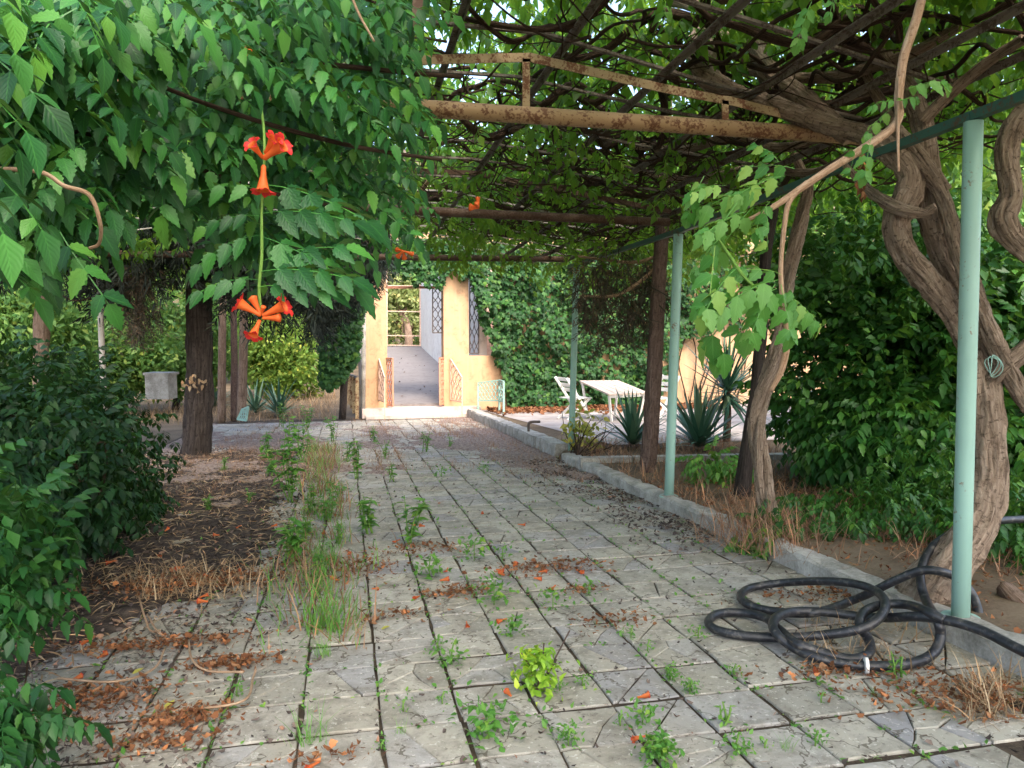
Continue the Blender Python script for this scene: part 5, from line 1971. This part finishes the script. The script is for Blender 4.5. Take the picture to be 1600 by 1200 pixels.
def tall_weed(x, y, hpx, label, seed, wide=1.0, nst=3, leafn=14):
    nst += 1
    leafn = int(leafn * 1.25)
    r = np.random.default_rng(seed)
    b = gp(x, y)
    d = proj(b)[2][0]
    h = hpx * d / F
    t = thing('tall_weed', label, 'weed', b, 'tall weeds in the paving')
    for s_ in range(nst):
        e = b + np.array([r.normal() * .12 * h * wide, r.normal() * .12 * h, h * r.uniform(.65, 1.0)])
        W = spline([b + r.normal(size=3) * [.03, .03, 0], (b + e) / 2 + r.normal(size=3) * .05 * h, e], 6)
        MB().tube(W, np.linspace(.007, .003, len(W)), 5).build('stem', M['stem_green'], t)
        for k in range(leafn):
            q = W[int(r.uniform(.2, 1.0) * (len(W) - 1))]
            a = r.uniform(0, 6.28)
            yd_ = np.array([math.cos(a), math.sin(a), r.uniform(-.1, .7)])
            R = frames(yd_[None], (UP + rand_dirs(1, r)[0] * .4)[None])[0]
            child('leaf', WL[r.integers(3)], t, q, R, min(.11, h * r.uniform(.16, .34) * .85))


TW = [(456, 785, 140, 'tallest bushy weed between the leaf litter and the slabs', 1.3, 5, 20), (470, 720, 80, 'leafy weed behind the tallest weed on the far litter', 1.2, 4, 14), (557, 748, 60, 'upright weed on the far slabs, straight below the porch pillar', 1, 3, 12), (512, 815, 55, 'thin weed left of the dark green mid-path weeds', 1, 3, 10),
      (575, 835, 68, 'dark green leafy weed mid path, left of the sapling', 1.4, 4, 14), (640, 850, 82, 'small sapling-like weed with lobed leaves in mid path', 1.4, 3, 14), (460, 880, 85, 'broad weed at the edge of the leaf litter, mid left', 1.4, 4, 14), (602, 717, 34, 'short weed on the far slabs left of centre', 1, 2, 10),
      (666, 706, 34, 'round little weed on the far slabs before the steps', 1.2, 3, 10), (705, 699, 22, 'tiny weed on the far slabs nearest the kerb', 1, 2, 8), (611, 753, 34, 'weed between the mid-path weeds and the far slabs', 1, 2, 10), (415, 712, 40, 'weed at the right of the cypress foot', 1.2, 3, 10), (350, 738, 28, 'low weed at the foot of the cypress on the litter', 1.5, 3, 10), (520, 690, 46, 'weed at the far edge of the path left of the steps', 1.2, 3, 10),
      (390, 790, 30, 'small weed alone on the dark litter', 1.2, 2, 8), (325, 800, 30, 'pale weed where the dark bush meets the litter', 1.5, 3, 10), (1403, 1062, 46, 'weed growing up through the hose coil', .8, 2, 8), (1130, 1135, 42, 'lone upright weed on the near slabs before the hose', .9, 2, 5)]
TW += [(487, 805, 50, 'weed just right of the tallest weed, on the joint line', 1.2, 3, 12), (476, 845, 46, 'weed in the ragged line, between the tallest and the broad weed', 1.2, 3, 12), (530, 785, 40, 'weed in the ragged line beyond the dark green mid-path weed', 1, 2, 10), (545, 722, 40, 'leafy weed beyond the upright weed on the far slabs', 1.2, 3, 12),
       (585, 692, 34, 'weed on the far slabs close to the left pillar steps', 1, 2, 10), (440, 668, 44, 'weed at the far edge of the paving, left of the tallest weed top', 1.4, 3, 12), (482, 668, 40, 'weed at the far edge of the paving, right of the tallest weed top', 1.2, 3, 12), (530, 850, 40, 'reddish-stemmed weed left of the dark green mid-path weed foot', 1, 2, 10), (425, 745, 46, 'weed on the litter left of the tallest weed', 1.3, 3, 12), (498, 905, 50, 'weed behind the fluffy grass clump', 1, 2, 10)]
for k, (x, y, h, lab, wd, ns, ln) in enumerate(TW):
    tall_weed(x, y, h, lab, 300 + k, wd, ns, ln)

# grassy strip along the joint on the left of the slabs, and small tufts
BG = blade(3, .03, .35)


def tuft(x, y, hpx, n, label, seed, spread=.5, mat='weed', leafy_=False, name='weed_tuft', group='small weeds in the paving joints'):
    r = np.random.default_rng(seed)
    b = gp(x, y)
    d = proj(b)[2][0]
    h = hpx * d / F
    t = thing(name, label, 'weed', b, group)
    if leafy_:
        P = b + r.normal(size=(n, 3)) * [h * .33, h * .33, 0] + np.column_stack([np.zeros(n), np.zeros(n), r.uniform(.05, .9, n) * h])
        R = frames(rand_dirs(n, r) + [0, 0, .5], rand_dirs(n, r) * .6 + UP)
        scatter('foliage', [simple_leaf()], P, R, r.uniform(h * .16, h * .34, n), M[mat], t, 'stuff', seed)
        MB().tube([b, b + [0, 0, h * .5], b + [0.01, 0, h * .85]], .004, 5).build('stem', M['stem_green'], t)
    else:
        P = b + r.normal(size=(n, 3)) * [h * .16, h * .16, 0]
        yd0 = np.array([Matrix.Rotation(r.uniform(0, 6.28), 3, 'Z') @ Matrix.Rotation(-r.uniform(0, spread), 3, 'X') for _ in range(n)])
        scatter('blades', [BG], P, yd0 * np.array([.4, 1, 1]), r.uniform(h * .4, h * 1.1, n), M[mat], t, 'stuff', seed)
    return t


SM = [(706, 1038, 40, 60, 'spindly weed in a joint left of the lime seedling', 1), (684, 1018, 28, 40, 'small weed beside a dry twig, mid foreground', 1), (763, 1155, 62, 110, 'feathery weed in a joint at the bottom centre', 1), (481, 1160, 70, 40, 'wispy grass weed at the bottom left joint', 0), (691, 1100, 24, 24, 'three-leaf seedling alone on a joint', 1), (630, 1112, 24, 30, 'dark green seedling in the second joint from the left', 1),
      (623, 1147, 30, 26, 'thin weed near the bottom in the second joint', 0), (1030, 1192, 46, 240, 'dense round green weed cushion at the bottom, centre right', 1), (1047, 1062, 22, 120, 'flat green cushion on the slabs before the hose', 1), (1078, 1082, 22, 110, 'second green cushion, right next to the flat one', 1), (910, 1072, 22, 60, 'tiny cushion right of the lime seedling', 1), (875, 1080, 22, 44, 'tiny weed directly right of the lime seedling', 1),
      (1004, 1132, 36, 90, 'yellow green weed just above the red fallen flower', 1), (888, 1166, 34, 90, 'bushy weed at the bottom beside a pebble', 1), (969, 1134, 22, 24, 'slight seedling on a cracked slab near the front', 1), (864, 952, 34, 50, 'greyish weed mid path right of centre', 1), (772, 945, 46, 80, 'leafy weed in the long joint, mid path', 1), (798, 995, 34, 90, 'weed cushion in the long joint above the lime seedling', 1),
      (671, 905, 44, 60, 'weed among fallen flowers on mid path', 1), (741, 876, 40, 50, 'weed on the mid slabs by the dry grass clump', 1), (920, 930, 26, 40, 'small weed on the mid slabs right of the flowers', 1), (986, 998, 24, 30, 'small weed on the slabs left of the hose', 1), (1091, 998, 24, 34, 'small weed touching the left end of the hose', 1), (1012, 1018, 22, 30, 'little weed in the joint toward the hose', 1),
      (1150, 1178, 36, 90, 'weed with lobed leaves near the bottom right', 1), (1228, 1172, 34, 26, 'star shaped weed near the bottom right', 0), (1274, 1166, 30, 40, 'weed right of the star shaped weed', 1), (1367, 1088, 22, 26, 'flat star weed below the hose', 0), (1283, 1098, 20, 24, 'seedling on the slabs straight below the hose', 1), (1195, 1170, 18, 24, 'dot of green left of the star shaped weed', 1), (1146, 1056, 20, 60, 'small cushion just below the left hose loop', 1),
      (370, 1088, 26, 46, 'small weed trio on the near left slabs', 1), (596, 1170, 16, 40, 'low green mat at the bottom, left of centre', 1), (505, 985, 95, 85, 'fluffy pale green grass clump in the left joint', 0), (500, 930, 60, 50, 'grass clump behind the fluffy one, left joint', 0), (505, 1025, 40, 60, 'short grass in the left joint before the fluffy clump', 0), (508, 880, 60, 70, 'grass clump beside the fallen flowers, left joint', 0), (690, 745, 20, 40, 'low weed on the far slabs in the centre', 1), (755, 640 + 100, 18, 40, 'low weed on the far slabs to the right', 1), (785, 875, 26, 40, 'low weed beside the orange grass, mid path', 1)]
for k, (x, y, h, n, lab, lf) in enumerate(SM):
    tuft(x, y, h, n, lab, 400 + k, .7, 'weed', bool(lf))
# lime seedling
ls_ = thing('lime_seedling', 'bright lime green seedling bush in the centre of the near slabs', 'seedling', gp(838, 1080))
b = gp(838, 1080)
rz_ = np.random.default_rng(480)
n = 230
ctr = gp(836, 1050, 0.02)
P = np.array([gp(rz_.normal(838, 17), 1078, 0) + [0, rz_.normal() * .06, rz_.uniform(.01, .2)] for _ in range(n)])
leafy(ls_, P, frames(rand_dirs(n, rz_) + [0, -.2, .1], rand_dirs(n, rz_) * .5 + UP), rz_.uniform(.035, .06, n), [simple_leaf()], [simple_leaf()], M['weed_lime'], 160, 2, seed=481)
for (x1, y1) in ((890, 985), (850, 1005), (815, 1020), (870, 1030)):
    e = dp(x1, y1, proj(b)[2][0] - .02)
    MB().tube(spline([b, (b + e) / 2 + [0.01, 0, .01], e], 5), .004, 5).build('stem', M['bark_red'], ls_)

# ================================================================== SCATTERED DEAD LEAVES, STRAW, GRASS
rd = np.random.default_rng(501)


def ground_scatter(name, label, cat, pts, tm, size, mat, seed, tilt=.35, zoff=0.01):
    P = np.asarray(pts)
    n = len(P)
    a = rd.uniform(0, 6.28, n)
    yd_ = np.column_stack([np.cos(a), np.sin(a), rd.normal(size=n) * tilt])
    zd = UP + rand_dirs(n, rd) * tilt
    P = P + [0, 0, zoff]
    o = scatter(name, tm, P, frames(yd_, zd), rd.uniform(size * .5, size * 1.4, n), mat, None, 'stuff', seed)
    tag(o, label, cat)


def on_litter(n, x0, x1, y0, y1):
    out = []
    while len(out) < n:
        x, y = rd.uniform(x0, x1), rd.uniform(y0, y1)
        if litter_mask(x, y) + 0.5 * fbm(x, y, 1.6) > -0.1 + rd.normal() * .35:
            z = pz(0, y) - 0.03 + 0.045 * max(-1, min(1, litter_mask(x, y))) + .03 * fbm(x, y, 1.6) + .016 * fbm(x, y, 7.0)
            out.append((x, y, max(z, pz(0, y) + .002)))
    return out


ground_scatter('dead_leaf_litter', 'dark dead leaf scraps strewn over the left litter', 'leaf litter', on_litter(14000, -4, 0, 3.0, 14.5), SCRAPS + [sliver()] * 5, 0.05, M['dead_dark'], 1, .5, .008)
ground_scatter('twig_litter', 'pale thin twigs and stalks strewn over the left litter', 'leaf litter', on_litter(9000, -4, 0, 3.0, 14), [sliver()], 0.12, M['straw'], 2, .3, .02)


def clump(px, py, rx, ry_, n):
    c = gp(px, py)
    out = []
    for _ in range(n):
        x, y = c[0] + rd.normal() * rx, c[1] + rd.normal() * ry_
        out.append((x, y, pz(0, y) + abs(rd.normal()) * .018 + (.03 if litter_mask(x, y) > 0.2 else 0)))
    return out


pts = []
for (x, y, a, b_, n) in ((155, 1095, .16, .1, 260), (255, 1010, .3, .06, 260), (365, 1040, .12, .05, 170), (285, 1125, .1, .06, 170), (240, 1165, .12, .05, 120), (720, 928, .12, .06, 170), (850, 890, .25, .1, 220), (330, 915, .25, .12, 260), (545, 890, .2, .2, 260), (660, 860, .2, .1, 120), (230, 925, .3, .15, 200), (60, 1150, .14, .1, 160), (910, 925, .1, .05, 50), (610, 965, .15, .05, 60), (960, 975, .12, .1, 60), (505, 1190, .1, .03, 40), (1300, 930, .25, .1, 220), (1440, 1080, .2, .1, 160), (1560, 1100, .2, .1, 240), (1330, 1050, .2, .06, 140)):
    pts += clump(x, y, a, b_, int(n * 2.2))
ground_scatter('orange_dead_leaves', 'heaps of orange brown dead leaves scattered over the slabs', 'dead leaves', pts, SCRAPS + [sliver()] * 5, 0.04, M['dead'], 3, .6, .01)
# dark scraps spilling over the near left slabs
pts = []
while len(pts) < 5200:
    x, y = rd.uniform(-2.4, -.15), rd.uniform(2.5, 6.5)
    if rd.uniform() > .12 + .8 * max(0, fbm(x, y, 1.5) + .25) * max(.1, min(1, (-x - .2) / .9)):
        continue
    pts.append((x, y, pz(0, y) + .002))
ground_scatter('near_debris', 'dark leaf scraps and bark bits spilling over the near left slabs', 'debris', pts, SCRAPS + [sliver()] * 9, 0.04, M['dead_dark'], 14, .5, .006)
# dark litter swept against the kerb
pts = []
while len(pts) < 3000:
    y = rd.uniform(5.6, 11.5)
    x = 3.22 - abs(rd.normal()) * .42
    if fbm(x, y, 1.2) < -.15 + rd.normal() * .12:
        continue
    pts.append((x, y, pz(0, y) + .002 + rd.uniform(0, .015)))
ground_scatter('kerb_litter', 'dark dead leaf litter swept against the inner face of the kerb', 'leaf litter', pts, SCRAPS + [sliver()] * 9, 0.05, M['dead_dark'], 22, .5, .006)
# crumbs over all the slabs
pts = []
for _ in range(11000):
    x, y = rd.uniform(-2.6, 3.2), 2.4 + rd.uniform(0, 1) ** 1.3 * 17
    if min(abs(((x - PX0) / PW + .5) % 1 - .5), abs(((y - PY0) / PW + .5) % 1 - .5)) > .09 and rd.uniform() < .8:
        continue
    pts.append((x, y, pz(0, y) + .001))
ground_scatter('joint_debris', 'brown crumbs of dead leaf lying in the paving joints', 'debris', pts, SCRAPS + [sliver()] * 5, 0.035, M['dead_dark'], 4, .4, .006)
# dry grass on the far slabs and in the bed
def blades_at(name, label, pts, h, mat, seed, spread=.9):
    P = np.asarray(pts)
    n = len(P)
    R = np.array([Matrix.Rotation(a, 3, 'Z') @ Matrix.Rotation(-t, 3, 'X') for a, t in zip(rd.uniform(0, 6.28, n), rd.uniform(0.05, spread, n))])
    o = scatter(name, [BG], P, R * np.array([.35 if h > .3 else .7, 1, 1]), rd.uniform(h * .5, h * 1.3, n), mat, None, 'stuff', seed)
    tag(o, label, 'grass')


pts = []
while len(pts) < 9500:
    x, y = rd.uniform(-2.6, 3.35), rd.uniform(9.3, 20.3)
    k = fbm(x, y * .55, 0.7, 4) + .35 * fbm(x, y, 2.5, 3) + (0.25 if x > 2.3 else 0) - (.5 if y > 16.5 and x < 2 else 0) - (.35 if y < 11 and x < 2 else 0)
    if k < 0.02 + rd.normal() * .12:
        continue
    if rd.uniform() < .75:
        if rd.uniform() < .5:
            x = PX0 + round((x - PX0) / PW) * PW + rd.normal() * .02
        else:
            y = PY0 + round((y - PY0) / PW) * PW + rd.normal() * .025
    pts.append((x, y, pz(0, y) - .005))
blades_at('dry_grass', 'thin pinkish dry grass growing over the far slabs', pts, .12, M['straw_red'], 6)
pts = []
while len(pts) < 6500:
    x, y = rd.uniform(3.38, 7.5), rd.uniform(4.0, 13.0)
    if y > 10.8 and x > 6.5:
        continue
    if fbm(x, y, 1.1) < -.15 + rd.normal() * .15:
        continue
    pts.append((x, y, float(gz(x, y))))
blades_at('bed_grass', 'dry straw grass covering the bed behind the kerb', pts, .2, M['straw_red'], 7, 1.25)
pts = [gp(rd.normal(1200, 34), rd.uniform(820, 858), .1) + [rd.normal() * .15, rd.normal() * .2, 0] for _ in range(900)]
blades_at('straw_tangle', 'tangle of dry straw at the foot of the twisted vine', pts, .32, M['straw_red'], 8, 1.3)
pts = [gp(rd.normal(1545, 28), rd.uniform(1060, 1130)) for _ in range(260)] + [gp(rd.uniform(1240, 1480), rd.uniform(960, 1050)) for _ in range(240)]
blades_at('kerb_straw', 'pale dry straw stalks poking through the hose and along the near kerb', pts, .16, M['straw'], 9, 1.3)
pts = [(rd.uniform(-9, -.3), rd.uniform(20.8, 30), 0) for _ in range(5200)]
pts = [(x, y, float(gz(x, y))) for x, y, _ in pts]
blades_at('far_dry_grass', 'dry straw coloured grass beyond the far end of the path', pts, .4, M['straw'], 10, .9)
pts = []
for _ in range(3400):
    y = rd.uniform(4.2, 14.5)
    x = -.18 - .03 * (y - 5) + rd.normal() * .17
    if fbm(x, y, 1.8) > -.12 + rd.normal() * .1:
        pts.append((x, y, pz(0, y)))
blades_at('weed_strip', 'ragged strip of thin green weeds along the edge of the litter', pts[::2], .2, M['weed'], 20, .8)
blades_at('straw_strip', 'dry stalks mixed into the weed strip along the litter edge', pts[1::2], .24, M['straw_red'], 21, .9)
pts = [gp(rd.normal(290, 75), rd.uniform(895, 945)) + [0, 0, .03] for _ in range(600)]
blades_at('litter_straw', 'flattened straw tufts lying on the left litter', pts, .16, M['straw'], 12, 1.4)
# brown leaf carpet before the ivy
pts = []
for _ in range(5200):
    x, y = rd.uniform(3.9, 10.5), 21.4 - abs(rd.normal()) * .8
    pts.append((x, y, float(gz(x, y)) + .02 + rd.uniform(0, .05)))
ground_scatter('leaf_carpet', 'carpet of fallen brown leaves along the foot of the ivy wall', 'dead leaves', pts, SCRAPS, 0.14, M['dead'], 11, .6, .01)
pts = []
for _ in range(3800):
    x, y = rd.uniform(3.4, 7.2), rd.uniform(2.6, 8.5)
    pts.append((x, y, float(gz(x, y)) + .02))
ground_scatter('bed_leaves', 'brown dead leaves lying in the bed around the vine trunk', 'dead leaves', pts, SCRAPS + [sliver()] * 5, 0.05, M['dead'], 13, .6, .01)
# moss and seedlings in the joints
pts = []
while len(pts) < 3400:
    x, y = rd.uniform(-2.2, 3.2), 2.5 + rd.uniform(0, 1) ** 1.4 * 12
    if rd.uniform() < .6:
        x = PX0 + round((x - PX0) / PW) * PW + rd.normal() * .012
    else:
        y = PY0 + round((y - PY0) / PW) * PW + rd.normal() * .012
    if fbm(x, y, 1.3) < .02 + rd.normal() * .1:
        continue
    pts.append((x, y, pz(0, y)))
P = np.array(pts)
o = scatter('joint_moss', [simple_leaf()], P + [0, 0, .004], frames(rand_dirs(len(P), rd) * [1, 1, .6] + [0, 0, .4], rand_dirs(len(P), rd) * .5 + UP), rd.uniform(.014, .04, len(P)), M['weed'], None, 'stuff', 15)
tag(o, 'tiny green seedlings and moss filling the paving joints', 'moss')
# leaf specks on the porch floor
pts = []
for _ in range(26):
    y = rd.uniform(22, 36)
    x = rd.uniform(xl + .6, 3.4)
    pts.append((x, y, zA + (zB - zA) * (y - YF - .2) / (Yb - YF - .2) + .01))
ground_scatter('porch_leaves', 'few dead leaves scattered on the pale porch floor', 'dead leaves', pts, SCRAPS, .1, M['dead_dark'], 16, .4, .01)
# yellow leaves
for (x, y, lab) in ((595, 983, 'yellow leaf on the joint between two slabs, right of the fluffy grass clump'), (469, 920, 'yellow leaf on the litter edge, left of the fluffy grass clump'), (257, 1109, 'yellowish leaf on the near left slabs beside the dead leaf heap'), (206, 1053, 'yellowish leaf on the near left slabs beyond the dead leaf heap')):
    me = raw_mesh('fallen_leaf', *leaflet(1, .3, 4, False, .4, -.3), M['leaf_gold'])
    o = bpy.data.objects.new('fallen_leaf', me)
    COL.objects.link(o)
    o.location = gp(x, y, .012)
    o.rotation_euler = (.1, .15, x * 1.0)
    o.scale = (.06, .06, .06)
    tag(o, lab, 'leaf', 'yellow leaves on the paving')
# weathered log at the right edge
lg = thing('log', 'pale weathered log lying in the bed at the right edge', 'log', dp(1600, 950, 4.6))
MB().tube(spline([dp(1568, 918, 4.75), dp(1590, 942, 4.65), dp(1640, 985, 4.5)], 6), np.linspace(.05, .06, 13), 20, ridge=.1, bark=.12).build('trunk', M['bark_pale'], lg)
# blue-green wire tied round the vine and a dead leaf spray hanging from it
m = MB()
for k in range(3):
    c = dp(1549 + 3 * k, 572, 4.56 - .01 * k)
    m.tube([c + (camR * math.cos(a) * .035 + camU * math.sin(a) * (.05 + .008 * k) + camB * .02 * math.sin(2 * a + k)) for a in np.linspace(0, 6.28, 15)], .0028, 5, cap=False)
m.build('wire_tie', M['teal'], vine)
P = np.array([dp(1347 + rd.normal() * 3, yy, 4.6) for yy in np.linspace(238, 305, 26)])
scatter('dead_leaf_spray', [simple_leaf()], P, frames(rand_dirs(26, rd) * .5 + [0, 0, -1], rand_dirs(26, rd)), rd.uniform(.04, .07, 26), M['dead'], vine, 'stuff', 17)
# dry pods caught on the cypress trunk
P = np.array([dp(rd.normal(300, 12), rd.normal(597, 9), 12.68) for _ in range(26)])
scatter('dry_pods', [simple_leaf()], P, frames(rand_dirs(26, rd) * .5 + [0, -.3, -.6], rand_dirs(26, rd) + [0, -1, 0]), rd.uniform(.06, .12, 26), M['straw'], cy, 'stuff', 18)
# long bare stalks on the near left
st = thing('dry_stalk', 'long curved bare stalk lying across the near left slabs', 'stalk', gp(250, 1060), 'bare stalks on the left slabs')
P_ = [gp(*p, .03) for p in ((255, 1010), (200, 1030), (350, 1040), (395, 1090))]
SK = [((215, 925), (225, 960), (235, 985), (250, 985)), ((90, 1060), (180, 1065), (240, 1045), (258, 1012)), ((295, 1000), (300, 1030), (325, 1048), (380, 1050)), ((230, 960), (245, 985), (258, 995)), ((110, 1125), (112, 1090), (128, 1075)), ((295, 1110), (380, 1095), (395, 1060), (400, 1045))]
for k, s_ in enumerate(SK):
    W = spline([gp(x, y, .025 + .02 * (i % 2)) for i, (x, y) in enumerate(s_)], 5)
    MB().tube(W, .006, 6).build('stalk', M['twig_pale'], st)
